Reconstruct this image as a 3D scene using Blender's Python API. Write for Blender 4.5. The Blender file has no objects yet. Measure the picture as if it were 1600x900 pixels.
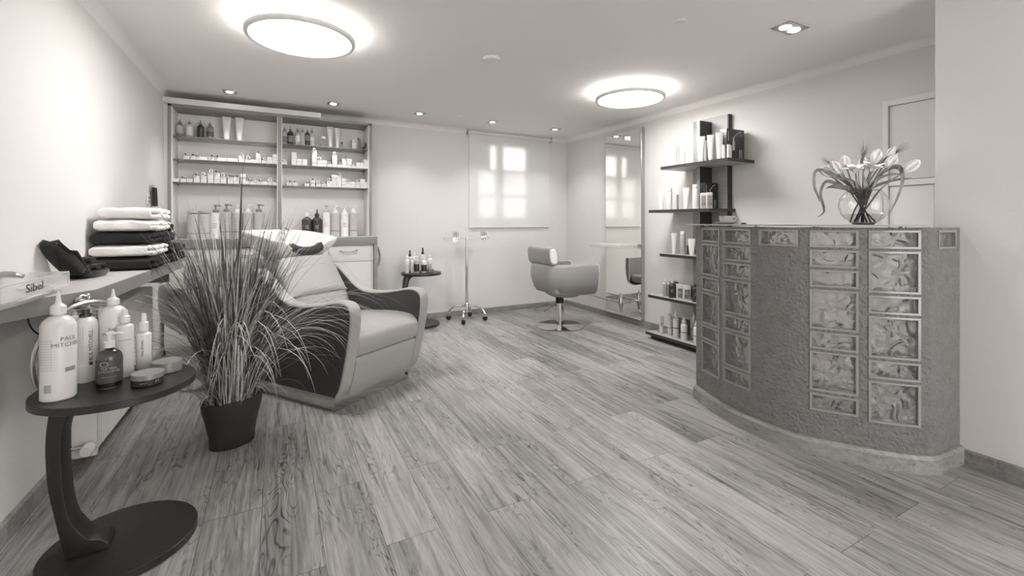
import bpy, bmesh, math, random
from mathutils import Vector, Matrix, noise
random.seed(7)
C = bpy.context.scene.collection
S = bpy.context.scene
PI = math.pi

# ------------------------------------------------------------------ camera
YAW = math.atan(370/700.)
F, U0, V0, CH = 700., 800., 347., 1.2
cd = bpy.data.cameras.new('camera'); cam = bpy.data.objects.new('camera', cd); C.objects.link(cam)
cd.sensor_width = 36; cd.lens = F/1600*36; cd.shift_y = -(450-V0)/1600; cd.clip_start = .02
cam.location = (0, 0, CH); cam.rotation_euler = (PI/2, 0, -YAW)
S.camera = cam
# ------------------------------------------------------------------ world, light, exposure
w = bpy.data.worlds.new('daylight'); S.world = w; w.use_nodes = True
bg = w.node_tree.nodes['Background']; bg.inputs[0].default_value = (1, .992, .98, 1); bg.inputs[1].default_value = 1.95
S.view_settings.view_transform = 'Standard'; S.view_settings.look = 'None'; S.view_settings.gamma = 1
S.view_settings.use_curve_mapping = False
S.view_settings.exposure = 1.42
DISC_E, HALO_E, SPOT_W = 13.5, 8, 13.0
try: S.cycles.use_denoising = True
except Exception: pass
S.cycles.max_bounces = 10; S.cycles.diffuse_bounces = 6; S.cycles.transmission_bounces = 10; S.cycles.transparent_max_bounces = 12
S.cycles.sample_clamp_indirect = 4
S.cycles.caustics_reflective = False; S.cycles.caustics_refractive = False
def area(name, loc, rot, sx, sy, e):
    l = bpy.data.lights.new(name, 'AREA'); l.shape = 'RECTANGLE'; l.size = sx; l.size_y = sy; l.energy = e; l.color = (1, .992, .98)
    o = bpy.data.objects.new(name, l); C.objects.link(o); o.location = loc; o.rotation_euler = rot; return o

# ------------------------------------------------------------------ helpers
def lin(c):
    c /= 255.
    return c/12.92 if c <= .04045 else ((c+.055)/1.055)**2.4
def tint(v):
    return (lin(v), lin(v*.988), lin(v*.977), 1)
def mat(name, v, rough=.5, metal=0, spec=None, trans=0, ior=1.45, emit=0, alpha=None, coat=0, bump=0, bscale=30, var=0, vscale=8):
    m = bpy.data.materials.new(name); m.use_nodes = True
    nt = m.node_tree; b = nt.nodes['Principled BSDF']
    b.inputs['Base Color'].default_value = tint(v); b.inputs['Roughness'].default_value = rough
    b.inputs['Metallic'].default_value = metal; b.inputs['Transmission Weight'].default_value = trans
    b.inputs['IOR'].default_value = ior
    if spec is not None: b.inputs['Specular IOR Level'].default_value = spec
    if coat: b.inputs['Coat Weight'].default_value = coat; b.inputs['Coat Roughness'].default_value = .1
    if emit:
        b.inputs['Emission Color'].default_value = (1, .99, .975, 1); b.inputs['Emission Strength'].default_value = emit
    if alpha is not None: b.inputs['Alpha'].default_value = alpha
    if bump or var:
        tc = nt.nodes.new('ShaderNodeTexCoord')
        n = nt.nodes.new('ShaderNodeTexNoise'); n.inputs['Scale'].default_value = bscale; n.inputs['Detail'].default_value = 5
        nt.links.new(tc.outputs['Object'], n.inputs['Vector'])
        if bump:
            bp = nt.nodes.new('ShaderNodeBump'); bp.inputs['Strength'].default_value = bump; bp.inputs['Distance'].default_value = .02
            nt.links.new(n.outputs['Fac'], bp.inputs['Height']); nt.links.new(bp.outputs['Normal'], b.inputs['Normal'])
        if var:
            n2 = nt.nodes.new('ShaderNodeTexNoise'); n2.inputs['Scale'].default_value = vscale; n2.inputs['Detail'].default_value = 4
            nt.links.new(tc.outputs['Object'], n2.inputs['Vector'])
            r = nt.nodes.new('ShaderNodeValToRGB'); r.color_ramp.elements[0].position = .3; r.color_ramp.elements[1].position = .7
            r.color_ramp.elements[0].color = tint(max(0, v-var)); r.color_ramp.elements[1].color = tint(min(255, v+var))
            nt.links.new(n2.outputs['Fac'], r.inputs['Fac']); nt.links.new(r.outputs['Color'], b.inputs['Base Color'])
    return m

def wood(name, lo, hi, plank_w=.207, plank_l=1.28, planks=True, rough=.34, scale=1, axis='Y'):
    m = bpy.data.materials.new(name); m.use_nodes = True
    nt = m.node_tree; b = nt.nodes['Principled BSDF']; N = nt.nodes.new; L = nt.links.new
    tc = N('ShaderNodeTexCoord'); mp = N('ShaderNodeMapping'); L(tc.outputs['Object'], mp.inputs['Vector'])
    mp.inputs['Rotation'].default_value = (0, 0, -PI/2 if axis == 'Y' else 0)     # grain runs along texture x
    if planks: mp.inputs['Location'].default_value = (.4, .158, 0)
    br = N('ShaderNodeTexBrick'); L(mp.outputs['Vector'], br.inputs['Vector'])
    br.offset = .37; br.offset_frequency = 2; br.inputs['Scale'].default_value = 1
    br.inputs['Brick Width'].default_value = plank_l; br.inputs['Row Height'].default_value = plank_w
    br.inputs['Mortar Size'].default_value = .0009 if planks else 0; br.inputs['Mortar Smooth'].default_value = .1
    br.inputs['Color1'].default_value = (0, 0, 0, 1); br.inputs['Color2'].default_value = (1, 1, 1, 1); br.inputs['Mortar'].default_value = (.5, .5, .5, 1)
    # per-plank offset of the figure
    off = N('ShaderNodeVectorMath'); off.operation = 'SCALE'; off.inputs['Scale'].default_value = 13.7
    L(br.outputs['Color'], off.inputs[0])
    add = N('ShaderNodeVectorMath'); add.operation = 'ADD'; L(mp.outputs['Vector'], add.inputs[0]); L(off.outputs['Vector'], add.inputs[1])
    def stretched(sx, sy, scale_, detail, rough_, dist):
        m2 = N('ShaderNodeMapping'); m2.inputs['Scale'].default_value = (sx, sy, sy); L(add.outputs['Vector'], m2.inputs['Vector'])
        n = N('ShaderNodeTexNoise'); n.inputs['Scale'].default_value = scale_*scale; n.inputs['Detail'].default_value = detail
        n.inputs['Roughness'].default_value = rough_; n.inputs['Distortion'].default_value = dist; L(m2.outputs['Vector'], n.inputs['Vector']); return n
    cath = stretched(.8, 6.5, 1.35, 3, .5, 1.2)          # cathedral rings: contour lines of a slow noise
    mul = N('ShaderNodeMath'); mul.operation = 'MULTIPLY'; mul.inputs[1].default_value = 52; L(cath.outputs['Fac'], mul.inputs[0])
    sn = N('ShaderNodeMath'); sn.operation = 'SINE'; L(mul.outputs[0], sn.inputs[0])
    streak = stretched(1.2, 26, 1.6, 6, .65, .35)
    fine = stretched(3, 110, 2.2, 4, .6, 0)
    bigv = stretched(.8, 3.2, .9, 2, .5, .5)
    def mad(node, k, c):
        a = N('ShaderNodeMath'); a.operation = 'MULTIPLY_ADD'; a.inputs[1].default_value = k; a.inputs[2].default_value = c; L(node, a.inputs[0]); return a.outputs[0]
    def plus(a, c):
        q = N('ShaderNodeMath'); q.operation = 'ADD'; L(a, q.inputs[0]); L(c, q.inputs[1]); return q.outputs[0]
    rgb2 = N('ShaderNodeSeparateColor'); L(br.outputs['Color'], rgb2.inputs['Color'])
    tot = plus(plus(plus(mad(sn.outputs[0], .062, .0), mad(streak.outputs['Fac'], 1.35, -.675)), mad(fine.outputs['Fac'], .42, -.21)),
               plus(mad(bigv.outputs['Fac'], .9, -.45), mad(rgb2.outputs[0], .20, .55)))
    # sharp dark veins
    vein = stretched(1.0, 15, 1.9, 5, .6, 1.0)
    vr = N('ShaderNodeMapRange'); vr.inputs['From Min'].default_value = .60; vr.inputs['From Max'].default_value = .70
    vr.inputs['To Min'].default_value = 0; vr.inputs['To Max'].default_value = -.34; L(vein.outputs['Fac'], vr.inputs['Value'])
    tot = plus(tot, vr.outputs['Result'])
    c2 = stretched(.75, 5.2, 1.5, 2, .45, 1.6)            # fine dark contour lines, tight around the figure
    m3 = N('ShaderNodeMath'); m3.operation = 'MULTIPLY'; m3.inputs[1].default_value = 118; L(c2.outputs['Fac'], m3.inputs[0])
    s3 = N('ShaderNodeMath'); s3.operation = 'SINE'; L(m3.outputs[0], s3.inputs[0])
    r3 = N('ShaderNodeMapRange'); r3.inputs['From Min'].default_value = .55; r3.inputs['From Max'].default_value = 1.0; r3.inputs['To Min'].default_value = 0; r3.inputs['To Max'].default_value = -.38
    L(s3.outputs[0], r3.inputs['Value'])
    gate = stretched(1.1, 5, 1.7, 2, .5, .3)
    g3 = N('ShaderNodeMapRange'); g3.inputs['From Min'].default_value = .44; g3.inputs['From Max'].default_value = .62; L(gate.outputs['Fac'], g3.inputs['Value'])
    mm = N('ShaderNodeMath'); mm.operation = 'MULTIPLY'; L(r3.outputs['Result'], mm.inputs[0]); L(g3.outputs['Result'], mm.inputs[1])
    tot = plus(tot, mm.outputs[0])
    ramp = N('ShaderNodeValToRGB'); e = ramp.color_ramp.elements
    e[0].position = 0; e[0].color = tint(lo); e[1].position = 1; e[1].color = tint(hi)
    q = e.new(.45); q.color = tint(lo+(hi-lo)*.58)
    L(tot, ramp.inputs['Fac'])
    mx = N('ShaderNodeMix'); mx.data_type = 'RGBA'; mx.inputs[7].default_value = tint(lo*.8)
    L(ramp.outputs['Color'], mx.inputs[6]); 
    if planks: L(br.outputs['Fac'], mx.inputs[0])
    else: mx.inputs[0].default_value = 0
    L(mx.outputs[2], b.inputs['Base Color'])
    b.inputs['Roughness'].default_value = rough
    bp = N('ShaderNodeBump'); bp.inputs['Strength'].default_value = .12; bp.inputs['Distance'].default_value = .003
    L(tot, bp.inputs['Height']); L(bp.outputs['Normal'], b.inputs['Normal'])
    return m

M = {}
M['wall'] = mat('wall paint', 221, .75, bump=.04, bscale=60)
M['ceiling'] = mat('ceiling paint', 234, .85)
M['trim'] = mat('white trim', 232, .5)
M['floor'] = wood('laminate floor', 56, 182)
M['skirt'] = wood('skirting wood', 98, 158, planks=False, rough=.4)
M['plinth'] = wood('plinth wood', 100, 166, planks=False, rough=.4)
M['panelwood'] = wood('pale shelf board', 140, 176, planks=False, rough=.4)
M['greyedge'] = mat('grey laminate edge', 142, .45, var=4, vscale=60)
M['white'] = mat('white laminate', 226, .35)
M['cabback'] = mat('cabinet back', 244, .4)
M['worktop'] = mat('pale worktop', 205, .35)
M['fascia'] = mat('grey counter edge', 138, .45, var=3, vscale=40)
M['stucco'] = mat('rough grey stucco', 128, .9, bump=1.0, bscale=55, var=5, vscale=20)
M['chrome'] = mat('chrome', 225, .08, metal=1)
M['steel'] = mat('brushed steel', 190, .28, metal=1)
M['polish'] = mat('polished steel plate', 205, .1, metal=1)
M['mirror'] = mat('mirror', 246, .0, metal=1)
M['black'] = mat('black plastic', 34, .15)
M['blackmat'] = mat('black matt', 44, .55)
M['blackwood'] = mat('black stained table wood', 45, .36, var=3, vscale=40)
M['rubber'] = mat('black rubber', 30, .6)
M['pot'] = mat('dark plant pot', 46, .42)
M['cable'] = mat('dark shelf edge', 58, .4)
M['shelfgrey'] = mat('grey shelf board', 176, .4)
M['leather'] = mat('grey leather', 166, .42, bump=.05, bscale=220)
M['leather2'] = mat('chair leather', 160, .42, bump=.04, bscale=220)
M['piping'] = mat('white piping', 240, .4)
M['darkleather'] = mat('charcoal vinyl', 60, .5, bump=.04, bscale=200)
M['ceramic'] = mat('white ceramic', 222, .12, coat=.5)
M['gel'] = mat('dark neck gel', 60, .2)
M['w'] = mat('white plastic', 226, .3)
M['w2'] = mat('off white plastic', 222, .4)
M['label'] = mat('grey label', 150, .5)
M['g'] = mat('grey plastic bottle', 182, .4)
M['gd'] = mat('mid grey plastic', 128, .4)
M['dk'] = mat('dark bottle', 56, .25)
M['dk2'] = mat('dark label', 74, .4)
M['ink'] = mat('ink', 62, .5)
M['inkl'] = mat('pale ink', 215, .5)
M['inkm'] = mat('mid ink', 150, .5)
M['tin'] = mat('grey tin', 150, .35, metal=.3)
M['carton'] = mat('white carton', 220, .55)
M['carton2'] = mat('grey carton', 160, .55)
M['alu'] = mat('aluminium tube', 215, .3, metal=.6)
M['towelw'] = mat('white towel', 244, .95, bump=.5, bscale=260)
M['toweld'] = mat('dark towel', 42, .95, bump=.5, bscale=260)
M['rad'] = mat('radiator enamel', 222, .35)
M['clear'] = mat('clear glass', 255, .0, trans=1, ior=1.45); M['clear'].node_tree.nodes['Principled BSDF'].inputs['Base Color'].default_value = (1, 1, 1, 1)
M['frostpane'] = mat('frosted pane', 235, .5, alpha=.6); M['pane'] = mat('window pane', 230, .02, alpha=.12)
M['acryl'] = mat('clear acrylic', 225, .05, alpha=.32)
M['glassedge'] = mat('glass shelf', 150, .05, alpha=.55)
M['frost'] = mat('frosted acrylic', 226, .25, alpha=.8)
M['water'] = mat('water', 235, 0, alpha=.16)
M['disc'] = mat('lamp diffuser', 250, .5, emit=DISC_E)
M['halo'] = mat('lamp back light', 250, .5, emit=HALO_E)
M['bulb'] = mat('downlight lens', 250, .5, emit=12)
M['lampring'] = mat('lamp ring', 205, .5)
M['porc'] = mat('grey porcelain', 178, .25)
M['leafd'] = mat('grass dark', 70, .6, var=14, vscale=30)
M['leafm'] = mat('grass mid', 104, .6, var=20, vscale=30)
M['leafl'] = mat('grass pale', 182, .6, var=20, vscale=30)
M['stem'] = mat('flower stem', 134, .5, var=20, vscale=30)
M['petal'] = mat('white petal', 240, .6)
M['soil'] = mat('potting soil', 48, .95, bump=.6, bscale=60)
# glass block: wavy glass
def glassblock():
    m = bpy.data.materials.new('wavy block glass'); m.use_nodes = True; nt = m.node_tree; b = nt.nodes['Principled BSDF']
    b.inputs['Base Color'].default_value = (.88, .875, .865, 1); b.inputs['Roughness'].default_value = .03
    b.inputs['Transmission Weight'].default_value = .84; b.inputs['IOR'].default_value = 1.32
    tc = nt.nodes.new('ShaderNodeTexCoord'); n = nt.nodes.new('ShaderNodeTexNoise')
    n.inputs['Scale'].default_value = 13; n.inputs['Detail'].default_value = 1; n.inputs['Distortion'].default_value = 1.0
    nt.links.new(tc.outputs['Object'], n.inputs['Vector'])
    bp = nt.nodes.new('ShaderNodeBump'); bp.inputs['Strength'].default_value = 1; bp.inputs['Distance'].default_value = .045
    nt.links.new(n.outputs['Fac'], bp.inputs['Height']); nt.links.new(bp.outputs['Normal'], b.inputs['Normal'])
    return m
M['block'] = glassblock()
M['blockrim'] = mat('block glass rim', 150, .15, spec=.8)
def blindmat():
    m = bpy.data.materials.new('roller blind cloth'); m.use_nodes = True; nt = m.node_tree; N = nt.nodes.new; L = nt.links.new
    out = nt.nodes['Material Output']; nt.nodes.remove(nt.nodes['Principled BSDF'])
    d = N('ShaderNodeBsdfDiffuse'); d.inputs[0].default_value = (.95, .95, .945, 1); t = N('ShaderNodeBsdfTranslucent'); t.inputs[0].default_value = (.97, .97, .965, 1)
    tr = N('ShaderNodeBsdfTransparent'); a = N('ShaderNodeMixShader'); a.inputs[0].default_value = .34; L(d.outputs[0], a.inputs[1]); L(t.outputs[0], a.inputs[2])
    c = N('ShaderNodeMixShader'); c.inputs[0].default_value = .17; L(a.outputs[0], c.inputs[1]); L(tr.outputs[0], c.inputs[2]); L(c.outputs[0], out.inputs[0])
    return m
M['blind'] = blindmat()

class MB:
    """collects shapes, then links them as one mesh object"""
    def __init__(s): s.bm = bmesh.new(); s.mi = 0; s.mats = []
    def m(s, name):
        if name not in s.mats: s.mats.append(name)
        s.mi = s.mats.index(name); return s
    def _tag(s, faces):
        for f in faces: f.material_index = s.mi
    def box(s, x0, x1, y0, y1, z0, z1, bev=0, seg=2, mtx=None):
        b2 = bmesh.new(); r = bmesh.ops.create_cube(b2, size=1)
        for v in b2.verts: v.co = Vector((x0+(v.co.x+.5)*(x1-x0), y0+(v.co.y+.5)*(y1-y0), z0+(v.co.z+.5)*(z1-z0)))
        if bev: bmesh.ops.bevel(b2, geom=b2.edges[:], offset=bev, segments=seg, profile=.6, affect='EDGES')
        return s._merge(b2, mtx)
    def _merge(s, b2, mtx=None):
        if mtx: bmesh.ops.transform(b2, matrix=mtx, verts=b2.verts)
        bmesh.ops.recalc_face_normals(b2, faces=b2.faces)
        mp = {v: s.bm.verts.new(v.co) for v in b2.verts}; b2.verts.index_update()
        for f in b2.faces:
            try: nf = s.bm.faces.new([mp[v] for v in f.verts]); nf.material_index = s.mi
            except ValueError: pass
        b2.free(); return s
    def lathe(s, prof, seg=20, c=(0, 0, 0), mtx=None, sx=1, sy=1):
        b2 = bmesh.new(); rings = []
        for r, z in prof:
            if r < 1e-6: rings.append([b2.verts.new((c[0], c[1], c[2]+z))])
            else: rings.append([b2.verts.new((c[0]+sx*r*math.cos(2*PI*k/seg), c[1]+sy*r*math.sin(2*PI*k/seg), c[2]+z)) for k in range(seg)])
        for a, b in zip(rings, rings[1:]):
            if len(a) == 1 and len(b) == 1: continue
            for k in range(seg):
                k2 = (k+1) % seg
                if len(a) == 1: b2.faces.new((a[0], b[k2], b[k]))
                elif len(b) == 1: b2.faces.new((a[k], a[k2], b[0]))
                else: b2.faces.new((a[k], a[k2], b[k2], b[k]))
        if len(rings[0]) > 1: b2.faces.new(rings[0][::-1])
        if len(rings[-1]) > 1: b2.faces.new(rings[-1])
        return s._merge(b2, mtx)
    def loft(s, loops, cap=True, close=True, mtx=None):
        b2 = bmesh.new(); R = [[b2.verts.new(p) for p in l] for l in loops]
        n = len(R[0])
        for a, b in zip(R, R[1:]):
            for k in range(n if close else n-1):
                k2 = (k+1) % n; b2.faces.new((a[k], a[k2], b[k2], b[k]))
        if cap and close:
            b2.faces.new(R[0][::-1]); b2.faces.new(R[-1])
        return s._merge(b2, mtx)
    def prism(s, poly, z0, z1, bev=0, mtx=None, seg=2):
        b2 = bmesh.new(); vs = [b2.verts.new((x, y, z0)) for x, y in poly]; f = b2.faces.new(vs)
        r = bmesh.ops.extrude_face_region(b2, geom=[f]); bmesh.ops.translate(b2, vec=(0, 0, z1-z0), verts=[v for v in r['geom'] if isinstance(v, bmesh.types.BMVert)])
        bmesh.ops.recalc_face_normals(b2, faces=b2.faces)
        if bev:
            ed = [e for e in b2.edges if len(e.link_faces) == 2 and e.calc_face_angle(0) > .8]
            bmesh.ops.bevel(b2, geom=ed, offset=bev, segments=seg, profile=.5, affect='EDGES')
        return s._merge(b2, mtx)
    def tube(s, pts, r, seg=8, closed=False, mtx=None):
        pts = [Vector(p) for p in pts]; n = len(pts); rr = r if isinstance(r, (list, tuple)) else [r]*n
        loops = []; up = Vector((0, 0, 1)); last = None
        for i, p in enumerate(pts):
            if closed: d = pts[(i+1) % n]-pts[i-1]
            else: d = pts[min(i+1, n-1)]-pts[max(i-1, 0)]
            d.normalize()
            if last is None:
                a = d.cross(up)
                if a.length < .1: a = d.cross(Vector((1, 0, 0)))
            else: a = last-d*last.dot(d)
            a.normalize(); last = a.copy(); b = d.cross(a)
            loops.append([p+rr[i]*(a*math.cos(2*PI*k/seg)+b*math.sin(2*PI*k/seg)) for k in range(seg)])
        if closed: loops.append(loops[0])
        return s.loft(loops, cap=not closed, mtx=mtx)
    def ball(s, c, rx, ry=None, rz=None, seg=16, mtx=None):
        ry = ry or rx; rz = rz or rx
        pr = [(math.sin(PI*k/10), -math.cos(PI*k/10)) for k in range(11)]
        b2 = MB(); b2.lathe([(max(0, a), z) for a, z in pr], seg); 
        for v in b2.bm.verts: v.co = Vector((c[0]+v.co.x*rx, c[1]+v.co.y*ry, c[2]+v.co.z*rz))
        return s._merge(b2.bm, mtx)
    def build(s, name, mat_=None, parent=None, smooth=35, loc=None, rz=None):
        me = bpy.data.meshes.new(name)
        if s.mats: 
            for q in s.mats: me.materials.append(M[q])
        else: me.materials.append(M[mat_] if isinstance(mat_, str) else mat_)
        s.bm.normal_update()
        if smooth:
            th = math.radians(smooth)
            for f in s.bm.faces: f.smooth = True
            for e in s.bm.edges:
                if len(e.link_faces) == 2 and e.calc_face_angle(0) > th: e.smooth = False
        s.bm.to_mesh(me); s.bm.free()
        o = bpy.data.objects.new(name, me); C.objects.link(o)
        if parent: o.parent = parent
        if loc: o.location = loc
        if rz is not None: o.rotation_euler.z = rz
        return o
def tag(o, label, cat, group=None):
    o['label'] = label; o['category'] = cat
    if group: o['group'] = group
    return o
def thing(name, label, cat, loc=(0, 0, 0), rz=0, group=None):
    o = bpy.data.objects.new(name, None); C.objects.link(o); o.location = loc; o.rotation_euler = (0, 0, rz); o.empty_display_size = .05
    return tag(o, label, cat, group)
def struct(o): o['kind'] = 'structure'; return o
def dup(root, loc, rz=None, label=None):
    r = root.copy(); C.objects.link(r); r.location = loc
    if rz is not None: r.rotation_euler = (0, 0, rz)
    if label: r['label'] = label
    for ch in list(root.children):
        c = ch.copy(); C.objects.link(c); c.parent = r
        for g in list(ch.children):
            d = g.copy(); C.objects.link(d); d.parent = c
    return r
def crom(P, n=8, closed=False):
    out = []; D = len(P[0])
    if closed: Q = [P[-1]]+list(P)+[P[0], P[1]]
    else: Q = [tuple(2*P[0][j]-P[1][j] for j in range(D))]+list(P)+[tuple(2*P[-1][j]-P[-2][j] for j in range(D))]
    for i in range(1, len(Q)-2):
        for k in range(n):
            t = k/n; a, b, c, d = Q[i-1:i+3]
            out.append(tuple(.5*((2*b[j])+(-a[j]+c[j])*t+(2*a[j]-5*b[j]+4*c[j]-d[j])*t*t+(-a[j]+3*b[j]-3*c[j]+d[j])*t**3) for j in range(D)))
    if not closed: out.append(tuple(P[-1]))
    return out
def survey(u, v, X=None, Y=None, Z=None):
    """place on a known wall, shelf or floor plane that a sight line from the tripod meets"""
    a = (u-U0)/F; b = (V0-v)/F; s, c = math.sin(YAW), math.cos(YAW); r = (s+c*a, c-s*a, b)
    t = X/r[0] if X is not None else Y/r[1] if Y is not None else (Z-CH)/r[2]
    return Vector((r[0]*t, r[1]*t, CH+r[2]*t)), t
def text_mesh(name, s, size, mname, parent, mtx, wrap=None, align='CENTER', extrude=.0004, sx=1):
    """lettering; wrap = radius of the round bottle it is printed on (text plane is x,z facing -y)"""
    cu = bpy.data.curves.new(name, 'FONT'); cu.body = s; cu.size = size; cu.align_x = align; cu.align_y = 'CENTER'; cu.extrude = extrude; cu.resolution_u = 3
    to = bpy.data.objects.new(name, cu); me = bpy.data.meshes.new_from_object(to)
    bpy.data.objects.remove(to); bpy.data.curves.remove(cu)
    me.materials.clear(); me.materials.append(M[mname])
    for v in me.vertices: v.co = mtx @ Vector((v.co.x*sx, v.co.y, v.co.z))
    if wrap:
        for v in me.vertices:                     # after mtx: x along girth, y ignored, z up; starts facing -y
            a = v.co.x/wrap - PI/2; rr = wrap+.0006+v.co.y*0
            v.co = Vector((rr*math.cos(a), rr*math.sin(a), v.co.z))
    o = bpy.data.objects.new(name, me); C.objects.link(o)
    if parent: o.parent = parent
    return o
UP = Matrix.Rotation(PI/2, 4, 'X')                # text lying in xy -> standing, facing -y
def T(x, y, z): return Matrix.Translation((x, y, z))
def R(a, ax): return Matrix.Rotation(a, 4, ax)

# ------------------------------------------------------------------ room shell
XL, XR, XP, YB, YF, ZC = -.9, 3.75, 3.03, 5.4, -2.4, 2.4
YPIL = 1.03
struct(MB().box(XL-.1, XR+.1, YF, YB+.25, -.1, 0).build('floor', 'floor'))
struct(MB().box(XL-.1, XR+.1, YF, YB+.25, ZC, ZC+.1).build('ceiling', 'ceiling'))
struct(MB().box(XL-.15, XL, YF, YB+.25, 0, ZC).build('wall_left', 'wall'))
struct(MB().box(XR, XR+.15, YPIL-.2, YB+.25, 0, ZC).build('wall_right', 'wall'))
struct(MB().box(XP, XR+.15, YF, YPIL, 0, ZC).build('wall_pillar', 'wall'))
WX0, WX1, WZ0, WZ1 = 2.32, 3.36, 1.22, 2.27
b = MB(); b.box(XL, WX0, YB, YB+.25, 0, ZC); b.box(WX1, XR, YB, YB+.25, 0, ZC); b.box(WX0, WX1, YB, YB+.25, 0, WZ0); b.box(WX0, WX1, YB, YB+.25, WZ1, ZC)
struct(b.build('wall_back', 'wall'))
b = MB(); b.box(XL-.15, .55, YF-.15, YF, 0, ZC)  # unseen partial wall, added to dim the round mirror's reflection and the left wall
struct(b.build('front_light_block', 'wall'))
# baseboards
def skirting(name, x0, y0, x1, y1, h=.07, t=.015, side=1):
    L = math.hypot(x1-x0, y1-y0); a = math.atan2(y1-y0, x1-x0)
    o = MB().prism([(0, 0), (t, 0), (t, h-.006), (t-.006, h), (0, h)], 0, L, mtx=Matrix(((0, 0, 1, 0), (side, 0, 0, 0), (0, 1, 0, 0), (0, 0, 0, 1)))).build(name, 'skirt', loc=(x0, y0, 0), rz=a)
    return struct(o)
skirting('baseboard_left', XL, YF, XL, YB, h=.085, side=-1)
skirting('baseboard_back', XL, YB, XR, YB, side=-1)
skirting('baseboard_right', XR, YPIL, XR, YB, side=1)
skirting('baseboard_pillar', XP, YF, XP, .92, h=.075, side=1)
# cove cornice
def cove(name, x0, y0, x1, y1, side):
    L = math.hypot(x1-x0, y1-y0); a = math.atan2(y1-y0, x1-x0); k = .055
    pr = [(0, 0)]+[(k*(1-math.cos(t*PI/12)), -k+k*math.sin(t*PI/12)) if 0 else (k-k*math.cos(t*PI/12), -k+k*math.sin(t*PI/12)) for t in range(0, 7)]
    return struct(MB().prism(pr, 0, L, mtx=Matrix(((0, 0, 1, 0), (side, 0, 0, 0), (0, 1, 0, 0), (0, 0, 0, 1)))).build(name, 'ceiling', loc=(x0, y0, ZC), rz=a))
cove('trim_1', XL, YF, XL, YB, -1); cove('trim_2', .42, YB, XR, YB, -1); cove('trim_3', XR, YPIL, XR, YB, 1)
# pelmet box above the wall cabinet
struct(MB().box(XL+.001, .42, 5.05, YB-.001, 2.2845, 2.335).build('trim_4', 'wall'))
struct(MB().box(XL+.001, -.8675, 5.095, YB-.001, 1.046, 2.284).build('trim_5', 'wall'))

# ------------------------------------------------------------------ back window and blind
wf = MB(); y0, y1 = 5.405, 5.435
PX = [(2.36, 2.60), (2.72, 3.055)]; PZ = [(1.27, 1.53), (1.57, 1.87), (1.91, 2.205)]
xs = [WX0, 2.36, 2.60, 2.72, 3.055, WX1]; zs_ = [WZ0, 1.27, 1.53, 1.57, 1.87, 1.91, 2.205, WZ1]
for a, c in zip(xs, xs[1:]):
    for e, f in zip(zs_, zs_[1:]):
        if (a, c) in PX and (e, f) in PZ: continue
        wf.box(a, c, y0, y1, e, f)
wf.box(2.36, 2.53, y0+.002, y1-.002, 1.91, 2.205)
wf = struct(wf.build('window_1', 'trim', smooth=0))
for a, c in PX:
    for e, f in PZ: MB().box(a, c, 5.418, 5.424, e, f).build('window_pane', 'pane' if f > 2 else 'frostpane', wf)
for k in range(7): MB().tube([(2.75+.05*k, 5.50, 1.8), (2.75+.05*k, 5.50, WZ1)], .006, 6).build('grille_bar', 'steel', wf)
bl = thing('roller_blind', 'white translucent roller blind drawn down over the back window', 'blind', (2.83, 5.385, 0))
b = MB(); n = 24
b.box(-.61, .61, -.003, .003, 1.14, 2.35); b.build('blind_cloth', 'blind', bl)
MB().box(-.61, .61, -.008, .008, 1.125, 1.142, .004).build('bottom_rail', 'w2', bl)
MB().tube([(-.63, -.012, 2.365), (.63, -.012, 2.365)], .022, 12).build('roller_tube', 'w2', bl)
for sx in (-1, 1): MB().box(sx*.637-.006, sx*.637+.006, -.035, .014, 2.33, 2.4, .002).build('bracket', 'steel', bl)
# ------------------------------------------------------------------ ceiling lights
def disc_lamp(label, x, y, r):
    t = thing('ceiling_lamp', label, 'ceiling lamp', (x, y, 0))
    MB().lathe([(r-.028, 2.325), (r-.022, 2.315), (r-.004, 2.313), (r, 2.320), (r, 2.343), (r-.012, 2.347), (r-.026, 2.345)], 64).build('lamp_ring', 'lampring', t)
    MB().lathe([(0, 2.316), (r-.06, 2.3165), (r-.023, 2.319), (r-.023, 2.325), (0, 2.325)], 64).build('diffuser', 'disc', t)
    MB().lathe([(r-.10, 2.348), (r-.02, 2.348), (r-.02, 2.352), (r-.10, 2.352)], 64).build('back_light', 'halo', t)
    MB().lathe([(0, 2.345), (r*.55, 2.345), (r*.55, 2.4), (0, 2.4)], 32).build('mount', 'w2', t)
disc_lamp('large round glowing ceiling lamp nearest the left wall, above the shampoo chair', .145, 3.04, .31)
disc_lamp('round glowing ceiling lamp nearer the right wall, before the tall mirror', 2.87, 3.12, .31)
names = ['far left above the towels end of the cabinet', 'over the right half of the bottle cabinet', 'between the bottle cabinet and the window', 'above the left half of the window blind', 'in the row nearest the right wall corner']
for i in range(5):
    x = -.37+.89*i; y = 4.85
    t = thing('downlight', 'small square recessed downlight ' + names[i], 'downlight', (x, y, 0), 0, 'downlights in a row along the back')
    b = MB(); b.prism([(-.055, -.055), (.055, -.055), (.055, .055), (-.055, .055)], 2.394, 2.4, .002); b.build('frame', 'steel', t)
    MB().lathe([(0, 2.391), (.026, 2.391), (.03, 2.394), (0, 2.394)], 20).build('lens', 'bulb', t)
    l = bpy.data.lights.new('downlight_beam', 'SPOT'); l.energy = SPOT_W; l.spot_size = 1.9; l.spot_blend = .8; l.shadow_soft_size = .03; l.color = (1, .992, .98)
    lo = bpy.data.objects.new('downlight_beam', l); C.objects.link(lo); lo.location = (0, 0, 2.385); lo.parent = t
t = thing('twin_downlight', 'square recessed twin downlight with two bright lenses above the glass block counter', 'downlight', (2.81, 1.645, 0), 0)
MB().prism([(-.1, -.06), (.1, -.06), (.1, .06), (-.1, .06)], 2.394, 2.4, .002).build('frame', 'steel', t)
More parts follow.
